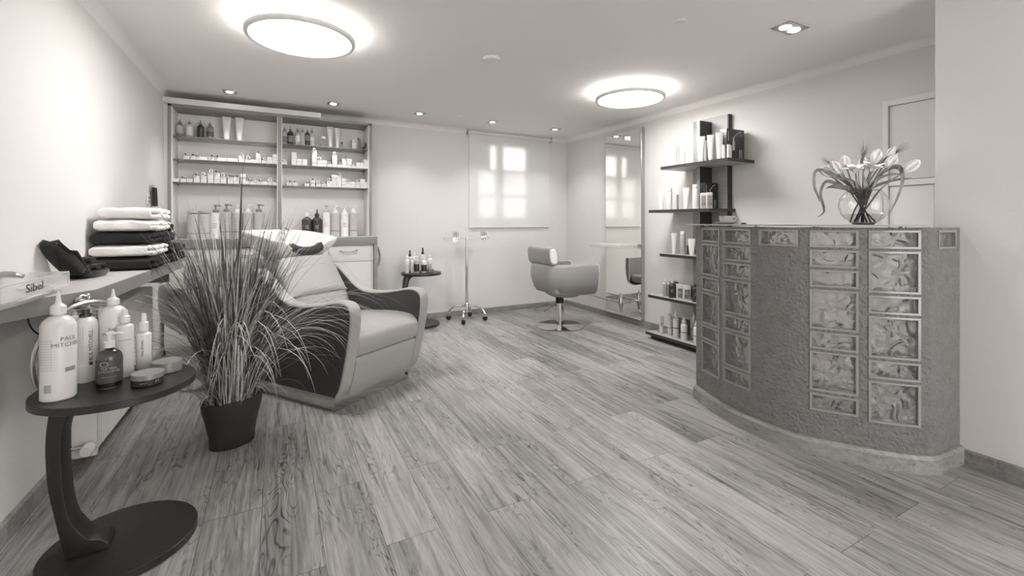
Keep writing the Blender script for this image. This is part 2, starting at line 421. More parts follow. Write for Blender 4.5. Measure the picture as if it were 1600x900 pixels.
for dx in (-.045, .045):
    MB().lathe([(0, 2.389), (.03, 2.389), (.035, 2.394), (0, 2.394)], 20, c=(dx, 0, 0)).build('lens', 'bulb', t)
l = bpy.data.lights.new('downlight_beam', 'SPOT'); l.energy = SPOT_W*1.2; l.spot_size = 1.9; l.spot_blend = .8; l.shadow_soft_size = .04
lo = bpy.data.objects.new('downlight_beam', l); C.objects.link(lo); lo.location = (0, 0, 2.38); lo.parent = t
tag(MB().lathe([(0, 2.375), (.045, 2.375), (.06, 2.382), (.065, 2.4), (0, 2.4)], 28, c=(1.40, 2.97, 0)).build('smoke_detector', 'w2'), 'round white smoke detector in the middle of the ceiling', 'smoke detector')
tag(MB().lathe([(0, 2.39), (.028, 2.39), (.035, 2.4), (0, 2.4)], 20, c=(1.852, 4.78, 0)).build('ceiling_sensor', 'w2'), 'tiny white ceiling sensor between two downlights near the blind', 'sensor')
tag(MB().lathe([(0, 2.394), (.03, 2.394), (.036, 2.4), (0, 2.4)], 20, c=(2.139, 1.895, 0)).build('blanking_plate', 'w2'), 'faint round white blanking plate on the ceiling left of the twin downlight', 'plate')

# ------------------------------------------------------------------ door behind the counter
d = MB(); x1 = XR
d.box(x1-.03, x1, 1.513, 1.545, 0, 2.035, .004); d.box(x1-.03, x1, 1.04, 1.513, 1.995, 2.035, .004); d.box(x1-.025, x1, 1.04, 1.513, 1.445, 1.485, .004)
d = struct(d.build('door_1', 'trim'))
MB().box(x1-.018, x1, 1.04, 1.510, 1.489, 1.992, .003).build('upper_leaf', 'white', d)
MB().box(x1-.018, x1, 1.275, 1.510, .0, 1.441, .003).build('lower_leaf', 'white', d)
MB().box(x1-.03, x1-.0, 1.235, 1.268, 0, 1.441, .003).build('lower_frame', 'trim', d)

# ------------------------------------------------------------------ bottle kinds
def bottle(name, label, cat, loc, h, r, style, bm_='w', cap='w', lab=None, hb=None, group=None, seg=20, rz=0, ink=None, sy=1):
    """h total height, hb height of the shoulder; parts: body, cap, pump, label_band"""
    t = thing(name, label, cat, loc, rz, group)
    if style == 'tube':                         # stands on its cap, flat crimp on top
        hc = h*.1; loops = []
        for k in range(9):
            q = k/8; z = hc+(h-hc)*q; rx = r*(.62+.38*q); ry = r*(.62*(1-q)+.04*q)
            loops.append([(rx*math.cos(2*PI*i/seg), ry*math.sin(2*PI*i/seg), z) for i in range(seg)])
        loops.append([(r*math.cos(2*PI*i/seg), .04*r*math.sin(2*PI*i/seg), h+.0001) for i in range(seg)])
        MB().loft(loops).build('body', bm_, t)
        MB().lathe([(r*.55, 0), (r*.58, .002), (r*.58, hc), (0, hc)], seg).build('cap', cap, t)
        if ink: 
            b = MB()
            for k in range(3): b.box(-r*.35, r*.25, -r*(.50-.05*k)-.0012, -r*(.50-.05*k)+.004, h*(.45+.07*k), h*(.47+.07*k))
            b.build('print', ink, t)
        return t
    if style == 'tin':
        MB().lathe([(0, 0), (r*.94, 0), (r, .003), (r, h*.55), (0, h*.55)], 32).build('body', bm_, t)
        MB().lathe([(0, h*.56), (r*1.02, h*.56), (r*1.02, h*.95), (r*.98, h), (r*.8, h*.985), (0, h*.97)], 32).build('lid', cap, t)
        return t
    hb = hb or h*.78
    hs = hb-(r*.9 if style in ('nozzle', 'pump', 'dropper', 'can') else r*.5)
    sh = [(r*math.cos(a), hs+(hb-hs)*math.sin(a)) for a in [k*PI/2/5*.82 for k in range(6)]]
    nr = r*.36
    if style == 'flat': sh = [(r, hb-.004), (r-.004, hb)]; nr = r*.45
    prof = [(0, 0), (r*.93, 0), (r, .004)]+sh
    if style != 'can': prof += [(nr, hb+.001), (nr, hb+.006)]
    prof += [(0, prof[-1][1])]
    MB().lathe(prof, seg, sy=sy).build('body', bm_, t)
    z = prof[-1][1]
    if style == 'nozzle' or style == 'dropper':
        MB().lathe([(0, z-.004), (nr*1.25, z-.004), (nr*1.25, z+(h-z)*.3), (nr*.5, z+(h-z)*.45), (nr*.22, h), (0, h)], 14).build('nozzle', cap, t)
    elif style in ('pump', 'flat'):
        c1 = z+(h-z)*.35
        MB().lathe([(0, z-.003), (nr*1.2, z-.003), (nr*1.2, c1), (nr*.5, c1+.002), (nr*.35, c1+.003), (nr*.35, h-(h-z)*.22), (nr*.7, h-(h-z)*.2), (nr*.8, h), (0, h)], 14).tube([(0, 0, h-(h-z)*.12), (r*.7, 0, h-(h-z)*.1), (r*1.0, 0, h-(h-z)*.2)], nr*.26, 8).build('pump', cap, t)
    elif style == 'spray':
        c1 = z+(h-z)*.45
        MB().lathe([(0, z-.003), (nr*1.7, z-.003), (nr*1.7, c1), (nr*1.1, c1+.004), (nr*.9, h), (0, h)], 14).build('cap', cap, t)
    elif style == 'can':
        MB().lathe([(0, z), (r*.5, z), (r*.5, z+(h-z)*.4), (r*.34, z+(h-z)*.45), (r*.34, h), (0, h)], 16).build('cap', cap, t)
    elif style == 'cyl':
        MB().lathe([(0, hb-.004), (r*.96, hb-.002), (r*.96, h-.003), (r*.9, h), (0, h)], 16).build('cap', cap, t)
    if lab:
        z0, z1, lm = lab
        MB().lathe([(r*1.005, h*z0), (r*1.012, h*z0+.001), (r*1.012, h*z1-.001), (r*1.005, h*z1)], seg, sy=sy).build('label_band', lm, t)
    if ink:
        b = MB()
        for k in range(3):
            rr = r*1.02
            for j in range(5):
                a = -PI/2-.35+.14*j; b.box(-r*.05, r*.05, -.0004, .0004, hb*(.42+.07*k), hb*(.435+.07*k), mtx=T(rr*math.cos(a), rr*sy*math.sin(a), 0) @ R(a+PI/2, 'Z'))
        b.build('print', ink, t)
    return t

# ------------------------------------------------------------------ wall cabinet with glass shelves
wc = thing('wall_cabinet', 'tall open white wall cabinet with grey edges and glass shelves on the back wall', 'cabinet', (0, 0, 0))
X0, X1, XM, YC = -.867, .94, .04, 5.08
b = MB(); b.box(X0, X0+.026, YC, 5.4, 1.045, 2.283, .002); b.box(X1-.03, X1, YC, 5.4, 1.045, 2.283, .002); b.box(XM-.017, XM+.017, YC, 5.4, 1.045, 2.262, .002); b.box(X0, X1, YC, 5.4, 2.262, 2.284, .002)
b.build('frame', 'greyedge', wc)
b = MB(); b.box(X0+.026, X1-.03, 5.385, 5.399, 1.046, 2.26); b.box(X0+.026, X0+.032, YC+.004, 5.385, 1.046, 2.26); b.box(X1-.036, X1-.03, YC+.004, 5.385, 1.046, 2.26)
b.box(XM-.023, XM-.017, YC+.004, 5.385, 1.046, 2.26); b.box(XM+.017, XM+.023, YC+.004, 5.385, 1.046, 2.26)
b.build('lining', 'cabback', wc)
SH = {'top': 2.000, 'middle': 1.787, 'lower': 1.572}
for nm, z in SH.items():
    for xa, xb in ((X0+.032, XM-.023), (XM+.023, X1-.036)):
        MB().box(xa, xb, YC+.02, 5.384, z-.008, z, .001).build('glass_shelf', 'glassedge', wc)
for nm, z in SH.items():
    for x in (X0+.04, XM-.031, XM+.031, X1-.044):
        for y in (YC+.06, 5.33): MB().tube([(x-.009, y, z-.014), (x+.009, y, z-.014)], .006, 8).build('shelf_pin', 'steel', wc)

# base cabinet
bc = thing('base_cabinet', 'white base cabinet with grey worktop edge and bow handles under the wall cabinet', 'cabinet', (0, 0, 0))
b = MB().m('worktop'); b.box(-.87, .965, 4.92, 5.398, 1.028, 1.0445); b.m('greyedge').box(-.87, .965, 4.90, 4.92, .963, 1.045, .001).box(-.87, .965, 4.92, 5.398, .963, 1.028)
b.build('worktop', None, bc)
MB().box(.932, .965, 4.90, 5.398, 0, .963, .001).build('side_panel', 'greyedge', bc)
MB().box(-.87, .932, 4.95, 5.395, .08, .962).box(-.87, .932, 5.0, 5.38, 0, .08).build('body', 'white', bc)
for xa, xb in ((-.865, -.428), (-.422, .044), (.05, .48), (.486, .928)):
    dr = MB().box(xa, xb, 4.93, 4.949, .79 if xa > .4 else .085, .955, .002).build('door', 'white', bc)
    if xa > .4:
        d2 = MB().box(xa, xb, 4.93, 4.949, .085, .784, .002).build('door', 'white', bc)
    xm = (xa+xb)/2-.03
    MB().tube([(xm-.085, 4.928, .905), (xm-.08, 4.91, .90), (xm-.04, 4.898, .893), (xm, 4.895, .891), (xm+.04, 4.898, .893), (xm+.08, 4.91, .90), (xm+.085, 4.928, .905)], .006, 8).build('handle', 'steel', dr)
b = MB().tube(crom([(.966, 5.0, .94), (.99, 5.0, .92), (1.01, 5.0, .83), (.99, 5.0, .73), (.966, 5.0, .71)], 6), .011, 10); b.build('towel_rail', 'steel', bc)

# hair colour cartons on the glass shelves: bay, shelf, centre in the photo's row, how many stacked, what lies on top
rows = {
 ('left', 'middle'): [(291.4, 1, 't'), (301.5, 1, 't'), (310.4, 1, 't'), (319.8, 1, ''), (330.3, 1, 't'), (340.8, 1, 't'), (349.3, 1, ''), (359, 1, ''), (367.5, 1, ''), (377.2, 2, 't'), (387, 1, 'r'), (395.5, 1, ''), (404, 3, 't'), (413, 1, 't'), (421.5, 2, ''), (430.2, 3, '')],
 ('left', 'lower'): [(275.4, 1, ''), (286.3, 1, 't'), (296.8, 1, ''), (307.3, 2, 't'), (318.2, 2, 'r'), (329, 3, 'r'), (339.2, 3, 't'), (349.3, 2, 'r'), (360, 2, 't'), (369.4, 2, 't'), (380, 3, ''), (388, 1, 't'), (396.6, 1, 't'), (405.6, 1, 't'), (413.8, 1, ''), (422.3, 1, 'r'), (430.6, 1, 't')],
 ('right', 'middle'): [(443.8, 1, 't'), (459.5, 4, ''), (467.7, 2, ''), (476.2, 2, ''), (491.4, 5, 't'), (499.6, 2, 'r'), (506.8, 2, ''), (515, 1, 't'), (523, 4, 'r'), (531, 1, 't'), (538.3, 3, 't'), (546, 3, ''), (553.4, 1, 't'), (560.4, 2, ''), (567.4, 2, 't'), (573.8, 3, 't')],
 ('right', 'lower'): [(452, 1, 't'), (460.6, 1, 't'), (479.7, 1, 't'), (488.7, 2, 't'), (497.6, 1, 'r'), (506.2, 1, 't'), (514.3, 2, 'r'), (522, 4, ''), (529.6, 4, 'l'), (537.3, 3, ''), (544.6, 2, 't'), (551.9, 2, ''), (559.2, 2, 't'), (566.6, 3, ''), (573.8, 2, 't')]}
NTH = ['first', 'second', 'third', 'fourth', 'fifth', 'sixth', 'seventh', 'eighth', 'ninth', 'tenth', 'eleventh', 'twelfth', 'thirteenth', 'fourteenth', 'fifteenth', 'sixteenth', 'seventeenth']
def carton_mesh():
    b = MB(); b.m('carton').box(-.0235, .0235, 0, .17, 0, .0325, .0012, 1)
    b.m('carton2').box(-.0225, .0225, -.0003, .0005, .0135, .0145); b.box(-.0245, -.0225, .01, .16, .010, .024)
    return b
carton0 = carton_mesh().build('hair_colour_carton'); tag(carton0, 'x', 'carton', 'hair colour cartons on the glass shelves'); first = [True]
tubeb = thing('colour_tube', 'x', 'tube', (0, 0, 0), 0, 'hair colour tubes lying on cartons')
MB().lathe([(.011, 0), (.0125, .004), (.0125, .10), (.008, .12)], 14, mtx=R(-PI/2, 'X')).build('body', 'alu', tubeb)
MB().lathe([(0, -.014), (.0065, -.014), (.0075, 0), (0, 0)], 12, mtx=R(-PI/2, 'X')).build('cap', 'black', tubeb)
ringb = thing('tape_roll', 'x', 'tube', (0, 0, 0), 0, 'white topped colour tubes lying on cartons')
MB().lathe([(0, 0), (.0165, 0), (.0165, .09), (0, .09)], 16, mtx=R(-PI/2, 'X')).build('body', 'w', ringb)
MB().lathe([(0, -.01), (.006, -.01), (.006, 0), (0, 0)], 12, mtx=R(-PI/2, 'X')).build('cap', 'black', ringb)
ringb.name = 'colour_tube'
used = {'t': False, 'r': False}
TIER = {1: ['single'], 2: ['lower', 'upper'], 3: ['bottom', 'middle', 'top'], 4: ['bottom', 'second', 'third', 'top'], 5: ['bottom', 'second', 'third', 'fourth', 'top']}
for (bay, shf), lst in rows.items():
    z0 = SH[shf]+.0003
    for i, (u, n, top) in enumerate(lst):
        p, t_ = survey(u, 250, Y=5.125); x = p.x; step = .0332 if n < 5 else .0332
        x = max(x, X0+.032+.0248) if bay == 'left' else min(x, X1-.036-.0248)
        for k in range(n):
            lab = 'white hair colour carton, %s of %s stack from left, %s %s glass shelf' % (TIER[n][k], NTH[i], bay, shf)
            if n == 1: lab = 'lone white hair colour carton, %s stack from left, %s %s glass shelf' % (NTH[i], bay, shf)
            if first[0]: o = carton0; first[0] = False
            else: o = carton0.copy(); C.objects.link(o)
            o.location = (x+random.uniform(-.0008, .0008), 5.125+random.uniform(-.004, .004), z0+k*step); o.rotation_euler.z = random.uniform(-.02, .02) if n > 1 else random.uniform(-.04, .04)
            o['label'] = lab
        zt = z0+n*step
        if top:
            src = tubeb if top in 'tl' else ringb; key = 't' if src is tubeb else 'r'
            lab = ('black capped hair colour tube' if key == 't' else 'round white hair colour tube') + ' lying on %s stack from left, %s %s shelf' % (NTH[i], bay, shf)
            rr = .0125 if key == 't' else .0165
            loc = (x+random.uniform(-.006, .006), 5.12, zt+rr)
            if not used[key]: src.location = loc; src['label'] = lab; used[key] = True
            else: dup(src, loc, random.uniform(-.15, .15), lab)
# bottles on the top glass shelves
def shelf_item(u, v0, v1, wpx, style, bmn, cap, label, name='bottle', cat='bottle', Y=5.2, Z=None, lab=None, hb=None, group=None, sy=1, rz=0, ink=None):
    p, t_ = survey(u, v1, Y=Y); h = (v1-v0)*t_/F; r = wpx*t_/F/2*.97
    z = Z if Z is not None else p.z
    return bottle(name, label, cat, (p.x, Y, z+.0004), h, r, style, bmn, cap, lab, hb*h if hb else None, group, rz=rz, ink=ink, sy=sy)
Zt = SH['top']
for u, bmn, lb, wd in ((281, 'gd', (.2, .62, 'g'), 'grey banded squeeze bottle, first on the top glass shelf from left'),
                       (296.2, 'g', (.15, .6, 'w2'), 'pale grey squeeze bottle, second on the top glass shelf from left'),
                       (313.4, 'dk', None, 'dark squeeze bottle with pale nozzle, third on the top glass shelf from left'),
                       (328.3, 'gd', (.15, .4, 'dk2'), 'grey squeeze bottle with dark band, fourth on the top glass shelf from left')):
    shelf_item(u, 179.5+(u-281)*.1, 208.5+(u-281)*.09, 9.8, 'nozzle', bmn, 'gd', wd, lab=lb, hb=.74, Z=Zt, group='squeeze bottles on the top glass shelf')
for u, wd in ((354, 'pale squeeze tube on its cap, top left glass shelf, nearer the bottles'), (374.4, 'pale squeeze tube on its cap, top left glass shelf, farther from the bottles')):
    shelf_item(u, 177, 214, 12.6, 'tube', 'w2', 'w', wd, 'squeeze_tube', 'tube', Z=Zt)
for k, (u, bmn, lb) in enumerate(((444.5, 'g', (.1, .45, 'gd')), (453.8, 'dk', (.15, .5, 'gd')), (465.2, 'g', (.2, .5, 'w2')), (472.8, 'g', None), (480.3, 'dk', (.3, .6, 'gd')), (487.6, 'g', (.3, .5, 'w2')))):
    shelf_item(u, 193+k*.6, 222+k*.6, 8.6 if k < 3 else 7.4, 'nozzle', bmn, 'gd', '%s nozzle bottle, %s from left in the row of six, top right glass shelf' % ('dark' if bmn == 'dk' else 'pale grey', NTH[k]), lab=lb, hb=.74, Z=Zt, group='nozzle bottles on the top right shelf')
shelf_item(505, 206, 223, 8.5, 'cyl', 'clear', 'w2', 'small clear jar between the nozzle bottles and metallic tubes, top right glass shelf', 'jar', 'jar', Z=Zt)
shelf_item(516, 193, 226, 10, 'tube', 'alu', 'w', 'wider shiny grey squeeze tube on the top right glass shelf', 'squeeze_tube', 'tube', Z=Zt)
shelf_item(527.3, 196, 227.5, 8.2, 'tube', 'alu', 'w', 'narrower shiny grey squeeze tube on the top right glass shelf', 'squeeze_tube', 'tube', Z=Zt)
shelf_item(534, 217, 227.5, 3.6, 'cyl', 'gd', 'dk', 'tiny dark vial beside the narrower shiny tube', 'vial', 'bottle', Z=Zt)
p, t_ = survey(553.8, 229, Y=5.2)
for k in range(3):
    tag(MB().box(-.026, .026, 0, .1, 0, .038, .002).build('small_carton', 'carton', loc=(p.x, 5.2, Zt+.0004+k*.0385)), 'white carton, %s of three stacked at the right end of the top glass shelf' % ['bottom', 'middle', 'top'][k], 'carton', 'three stacked cartons on the top right shelf')
p, t_ = survey(562.3, 229, Y=5.22)
b = MB(); pr = crom([(0, 0, 0), (.004, 0, .05), (0, 0, .1), (-.012, 0, .14)], 6)
b.loft([[(x-.012, 0, z), (x+.012, 0, z), (x+.012, .02, z), (x-.012, .02, z)] for x, y, z in pr])
tag(b.build('curved_brush', 'gd', loc=(p.x, 5.22, Zt+.0004)), 'grey curved brush standing beside the stacked cartons, top right glass shelf', 'brush')
p, t_ = survey(571, 230, Y=5.22)
tag(MB().prism([(-.045, 0), (-.01, 0), (.035, .125), (.03, .135)], 0, .012, mtx=UP).build('black_case', 'black', loc=(p.x-.0, 5.22, Zt+.0006)), 'black wedge shaped case leaning in the right corner of the top shelf', 'case')

# large bottles on the worktop
ZW = 1.0448
wb = [(301.9, 330, 373, 17.0, 'cyl', 'g', 'g', 'large grey bottle with flat cap, first from left on the back worktop'),
      (319.9, 330, 373, 17.0, 'cyl', 'g', 'g', 'large grey bottle with flat cap, second from left on the back worktop'),
      (337, 321, 373, 15.5, 'flat', 'w', 'gd', 'large white bottle with grey pump, left half of the back worktop'),
      (354, 320, 373, 15.5, 'flat', 'g', 'gd', 'large grey bottle with dark pump, fourth from left on the back worktop'),
      (370.5, 321, 373, 15, 'flat', 'g', 'w', 'large grey bottle with white pump, just left of the tall grass stems'),
      (388, 321, 373, 15.5, 'flat', 'g', 'w', 'large grey bottle with white pump, partly behind the tall grass stems'),
      (404.6, 321, 373, 15.0, 'flat', 'g', 'gd', 'large grey bottle with dark pump, right end of the left group on worktop'),
      (479.7, 328, 371, 15.6, 'pump', 'dk2', 'w2', 'dark bottle with pale shoulder and clear pump behind the basin'),
      (495.3, 328, 371, 15.4, 'nozzle', 'dk', 'dk', 'dark round shouldered bottle behind the basin, right of the dark pump bottle'),
      (509.8, 322, 371, 12.6, 'flat', 'w', 'g', 'white pump bottle with vertical lettering beside two dark bottles'),
      (523.8, 322, 370, 14.0, 'flat', 'g', 'w', 'large grey bottle with white pump, left one of the right group'),
      (538.4, 322, 370, 12.4, 'flat', 'w', 'w', 'white bottle with white pump between two grey pump bottles'),
      (552.2, 322, 370, 12.6, 'flat', 'g', 'w', 'large grey bottle with white pump, last on the right of the back worktop')]
for u, v0, v1, wd, st, bmn, cp, lb in wb:
    hb = {'cyl': .93, 'flat': .755, 'pump': .72, 'nozzle': .72}[st]
    shelf_item(u, v0, v1, wd, st, bmn, cp, lb, 'shampoo_bottle', 'bottle', Y=5.14, Z=ZW, hb=hb, group='large shampoo bottles on the back worktop',
               lab=(.08, .62, 'dk') if bmn == 'dk2' else ((.17, .20, 'gd') if bmn == 'g' else None), ink='inkl' if bmn in ('g', 'dk', 'dk2') else 'ink')

# ------------------------------------------------------------------ left counter with towels, basin, tray
lc = thing('left_counter', 'pale wall counter with thick grey front edge carrying the towels and basin', 'counter', (0, 0, 0))
poly = [(-.899, 1.90), (-.85, 1.99), (-.761, 2.155), (-.634, 2.37), (-.603, 4.06), (-.899, 4.08)]
b = MB().m('fascia').prism(poly, .866, .9285); b.m('worktop').prism([(-.898, 1.905), (-.852, 1.993), (-.764, 2.157), (-.638, 2.373), (-.607, 4.056), (-.898, 4.076)], .9285, .93)
b.build('worktop', None, lc)
MB().box(-.899, -.66, 3.90, 3.93, .78, .866).build('bracket', 'fascia', lc)
# basin at the counter's near end
ws = thing('washbasin', 'white ceramic washbasin at the near left end of the wall counter', 'washbasin', (-.805, 2.10, .9303))
n = 40
def ell(rx, ry, z, e=2.4):
    return [(rx*math.copysign(abs(math.cos(2*PI*k/n))**(2/e), math.cos(2*PI*k/n)), ry*math.copysign(abs(math.sin(2*PI*k/n))**(2/e), math.sin(2*PI*k/n)), z) for k in range(n)]
MB().loft([ell(.075, .25, 0), ell(.086, .275, .012), ell(.089, .28, .018), ell(.082, .27, .022), ell(.074, .26, .017), ell(.05, .2, .006), ell(.03, .12, .004)]).build('bowl', 'ceramic', ws)
fc = thing('tap', 'chrome tap with short rounded spout at the left edge above the basin', 'tap', (-.865, 2.14, .9505))
MB().lathe([(0, 0), (.022, 0), (.022, .006), (.015, .01), (.015, .075), (.02, .085), (.02, .115), (.012, .125), (0, .127)], 18).build('body', 'chrome', fc)
MB().tube(crom([(0, 0, .055), (.03, .03, .068), (.055, .055, .066), (.075, .075, .056)], 5), [.012]*11+[.011, .01, .009, .008, .008], 10).build('spout', 'chrome', fc)
MB().tube([(0, 0, .12), (-.0, .03, .14), (.0, .05, .15)], .006, 8).build('lever', 'chrome', fc)
# clear tray
tr = thing('acrylic_tray', 'clear acrylic tray with dark lettering lying across the basin rim', 'tray', (-.722, 1.90, .953))
b = MB(); L_ = .49; D_ = .115; h_ = .05
b.box(-.004, 0, 0, L_, 0, h_, .001); b.box(-D_, -D_+.004, 0, L_, 0, h_, .001); b.box(-D_+.004, -.004, 0, L_, 0, .004); b.box(-D_+.004, -.004, L_-.004, L_, .004, h_, .001); b.box(-D_+.004, -.004, 0, .004, .004, h_, .001)
b.build('tray_shell', 'acryl', tr)
b = MB(); b.box(-.0042, .0002, 0, L_, h_, h_+.003); b.box(-D_, -D_+.004, 0, L_, h_, h_+.003); b.box(-D_+.004, -.004, L_-.004, L_, h_, h_+.003); b.box(-.004, .0012, 0, L_, 0, .003); b.box(-.001, .001, L_-.003, L_+.0003, .003, h_)
b.build('rim', 'frost', tr)
MB().prism([(-D_*.8, 0), (0, 0), (-.01, .05), (-.03, .075), (-D_*.6, .06)], 0, .006, .001, mtx=T(0, L_+.0005, .004)).build('grip', 'acryl', tr)
text_mesh('lettering', 'Sibel', .040, 'ink', tr, T(.0016, .20, .026) @ R(PI/2, 'Z') @ UP, sx=1.7)
for k, (y, a) in enumerate(((.33, .3), (.38, -.4), (.43, .8))):
    o = MB().tube([(-.022, -.035, 0), (.02, .035, 0)], .006, 8).build('hair_clip', 'w2', loc=(-.785, 1.90+y, .9635), rz=a)
    tag(o, 'pale plastic clip inside the clear tray, %s from its near end' % ['first', 'second', 'last'][k], 'hair clip')

# towels
def towel(dark, x0, x1, y0, y1, z0, h, label, seed):
    rnd = random.Random(seed); n = 28; loops = []; NX = 16; yc = (y0+y1)/2; hw = (y1-y0)/2
    for i in range(NX+1):
        q = i/NX; x = x0+(x1-x0)*q; e = 1
        if q < .08: e = .72+.28*math.sqrt(max(0, 1-(1-q/.08)**2))
        if q > .93: e = .93
        lp = []
        for k in range(n):
            a = 2*PI*k/n; c, s_ = math.cos(a), math.sin(a)
            yy = hw*math.copysign(abs(c)**.45, c)*(.97+.03*e); zz = h/2*math.copysign(abs(s_)**.5, s_)*e
            nn = noise.noise(Vector((x*14+seed, yy*9, zz*20)))*.007
            lp.append((x, yc+yy+nn, z0+h/2+min(zz+nn, h/2) if s_ > 0 else z0+h/2+max(zz, -h/2)))
        loops.append(lp)
    b = MB(); b.loft(loops)
    # folded layers showing at the right end
    m_ = int((y1-y0)/.045)
    for j in range(m_):
        yy = y0+.03+(y1-y0-.06)*j/max(1, m_-1)
        for kz in (.3, .68):
            pts = [(x1-.02, yy-.014, z0+h*kz), (x1+.006+rnd.random()*.01, yy-.008, z0+h*kz+rnd.uniform(-.006, .006)), (x1+.010+rnd.random()*.012, yy+.008, z0+h*kz+rnd.uniform(-.008, .008)), (x1-.02, yy+.016, z0+h*kz)]
            b.tube(crom(pts, 4), [.006]+[.011+.004*rnd.random() for _ in range(11)]+[.006], 7)
    return tag(b.build('folded_towel', 'toweld' if dark else 'towelw'), label, 'towel')
z = .9305
tw = [(1, -.892, -.62, 3.17, 3.60, .074, 'dark folded towel, bottom of the front stack on the wall counter'), (0, -.885, -.635, 3.18, 3.58, .069, 'white folded towel between two dark ones in the front stack'),
      (1, -.88, -.625, 3.19, 3.60, .071, 'dark folded towel, middle of the front stack on the wall counter'), (0, -.868, -.622, 3.19, 3.58, .070, 'white folded towel lying directly on the middle dark one'), (0, -.855, -.622, 3.20, 3.56, .069, 'white folded towel, topmost of the front stack')]
for i, a in enumerate(tw):
    towel(a[0], a[1], a[2], a[3], a[4], z, a[5], a[6], i*3.1); z += a[5]+.0004
z = .9305
for i, (h, y1) in enumerate(((.07, 3.84), (.07, 3.82), (.065, 3.79), (.06, 3.76))):
    towel(1, -.885, -.618-.006*i, 3.625, y1, z, h, 'dark folded towel, %s of the tall stack right behind the front one' % ['bottom', 'second', 'third', 'top'][i], 20+i); z += h+.0004
z = .9305
for i, (h, y1) in enumerate(((.065, 4.05), (.06, 4.02))):
    towel(1, -.885, -.612, 3.86, y1, z, h, 'dark folded towel, %s of the low stack at the counter far end' % ['lower', 'upper'][i], 30+i); z += h+.0004
# black open case with rollers
cs = thing('clip_case', 'open glossy black case with its lid leaning upright near the towels', 'case', (-.815, 2.93, .9305), -.12)
b = MB(); b.loft([ell(.05, .095, 0, 3), ell(.062, .112, .018, 3), ell(.064, .115, .034, 3), ell(.058, .109, .034, 3), ell(.048, .09, .01, 3)])
b.build('case_tray', 'black', cs)
b = MB(); prf = crom([(.0, -.112, .03), (.0, -.145, .055), (-.005, -.20, .10), (-.01, -.25, .145), (-.01, -.285, .175), (-.008, -.29, .19)], 5)
wv = [.036, .040, .044, .047, .050, .052, .053, .054, .055, .055, .055, .055, .054, .053, .052, .050, .048, .046, .044, .042, .040, .038, .036, .034, .032, .030]
b.loft([[(x-wv[i], y, z), (x-wv[i]*.8, y-.010, z-.009), (x, y-.016, z-.013), (x+wv[i]*.8, y-.010, z-.009), (x+wv[i], y, z), (x+wv[i]*.85, y+.002, z+.004), (x, y-.006, z-.004), (x-wv[i]*.85, y+.002, z+.004)] for i, (x, y, z) in enumerate(prf)]); b.build('case_lid', 'black', cs)
MB().prism([(-.016, 0), (.018, 0), (.010, .155), (-.02, .16)], 0, .008, .002, mtx=T(.040, -.106, .028) @ R(.75, 'X') @ UP).build('hinge_flap', 'blackmat', cs)
for k, (dx, dy, dz, a) in enumerate(((.0, -.06, .045, 1.4), (.02, -.015, .045, 1.2), (-.02, .02, .045, 1.7), (.01, .06, .045, 2.0), (0., .0, .078, .9))):
    o = thing('hair_roller', 'black ribbed hair roller in the open case, %s' % ['nearest the lid', 'in the middle right', 'in the middle left', 'at the far end', 'on top of the others'][k], 'hair roller', (-.815+dx+dy*.12, 2.93+dy, .9305+dz+.004), a)
    b = MB()
    pr = [(.012, -.03)]
    for q in range(7): pr += [(.016, -.027+q*.009), (.013, -.023+q*.009)]
    b.lathe(pr, 12, mtx=R(PI/2, 'X')); b.build('body', 'blackmat', o)
# hand mirror hanging from a chrome hook
hm = thing('round_mirror', 'round mirror with silver ring frame hanging from the counter edge', 'mirror', (-.640, 2.29, .704), math.atan2(.85, .52))
MB().tube([(.188*math.cos(2*PI*k/48), 0, .188*math.sin(2*PI*k/48)) for k in range(48)], .008, 10, closed=True).build('ring_frame', 'steel', hm)
MB().lathe([(0, -.002), (.181, -.002), (.181, .002), (0, .002)], 48, mtx=R(PI/2, 'X')).build('mirror_glass', 'mirror', hm)
hk = thing('mirror_hook', 'oval chrome hook on the grey counter edge holding the round mirror', 'hook', (-.660, 2.317, .900), math.atan2(.215, .127))
MB().lathe([(0, 0), (.034, 0), (.034, .003), (.028, .006), (0, .007)], 24, mtx=R(PI/2, 'X') @ Matrix.Diagonal((1, .55, 1, 1))).build('back_plate', 'steel', hk)
MB().tube(crom([(-.012, -.006, .01), (-.013, -.02, .016), (0, -.024, .018), (.013, -.02, .016), (.012, -.012, -.008)], 5), .004, 8).build('loop', 'chrome', hk)
# radiator
rd = thing('radiator', 'white ribbed panel radiator under the wall counter', 'radiator', (0, 0, 0))
ry0, ry1, rz0, rz1, rxf = 2.88, 4.02, .06, .745, -.775
MB().box(-.86, rxf-.004, ry0+.02, ry1-.02, rz0+.01, rz1-.01, .01).build('core', 'rad', rd)
b = MB(); N_ = 38; pr = []
for k in range(N_):
    ya = ry0+.03+(ry1-ry0-.06)*k/N_; wdt = (ry1-ry0-.06)/N_
    b.prism([(rxf-.008, ya+wdt*.12), (rxf+.004, ya+wdt*.3), (rxf+.004, ya+wdt*.7), (rxf-.008, ya+wdt*.88)], rz0+.03, rz1-.03)
b.build('front_ribs', 'rad', rd)
MB().box(-.865, rxf+.006, ry0, ry0+.03, rz0, rz1, .01).build('side_cover', 'rad', rd); MB().box(-.865, rxf+.006, ry1-.03, ry1, rz0, rz1, .01).build('side_cover', 'rad', rd)
b = MB()
for k in range(54): 
    ya = ry0+.04+(ry1-ry0-.08)*k/54; b.box(-.86, rxf, ya, ya+.008, rz1-.006, rz1+.002)
b.build('top_grille', 'rad', rd)
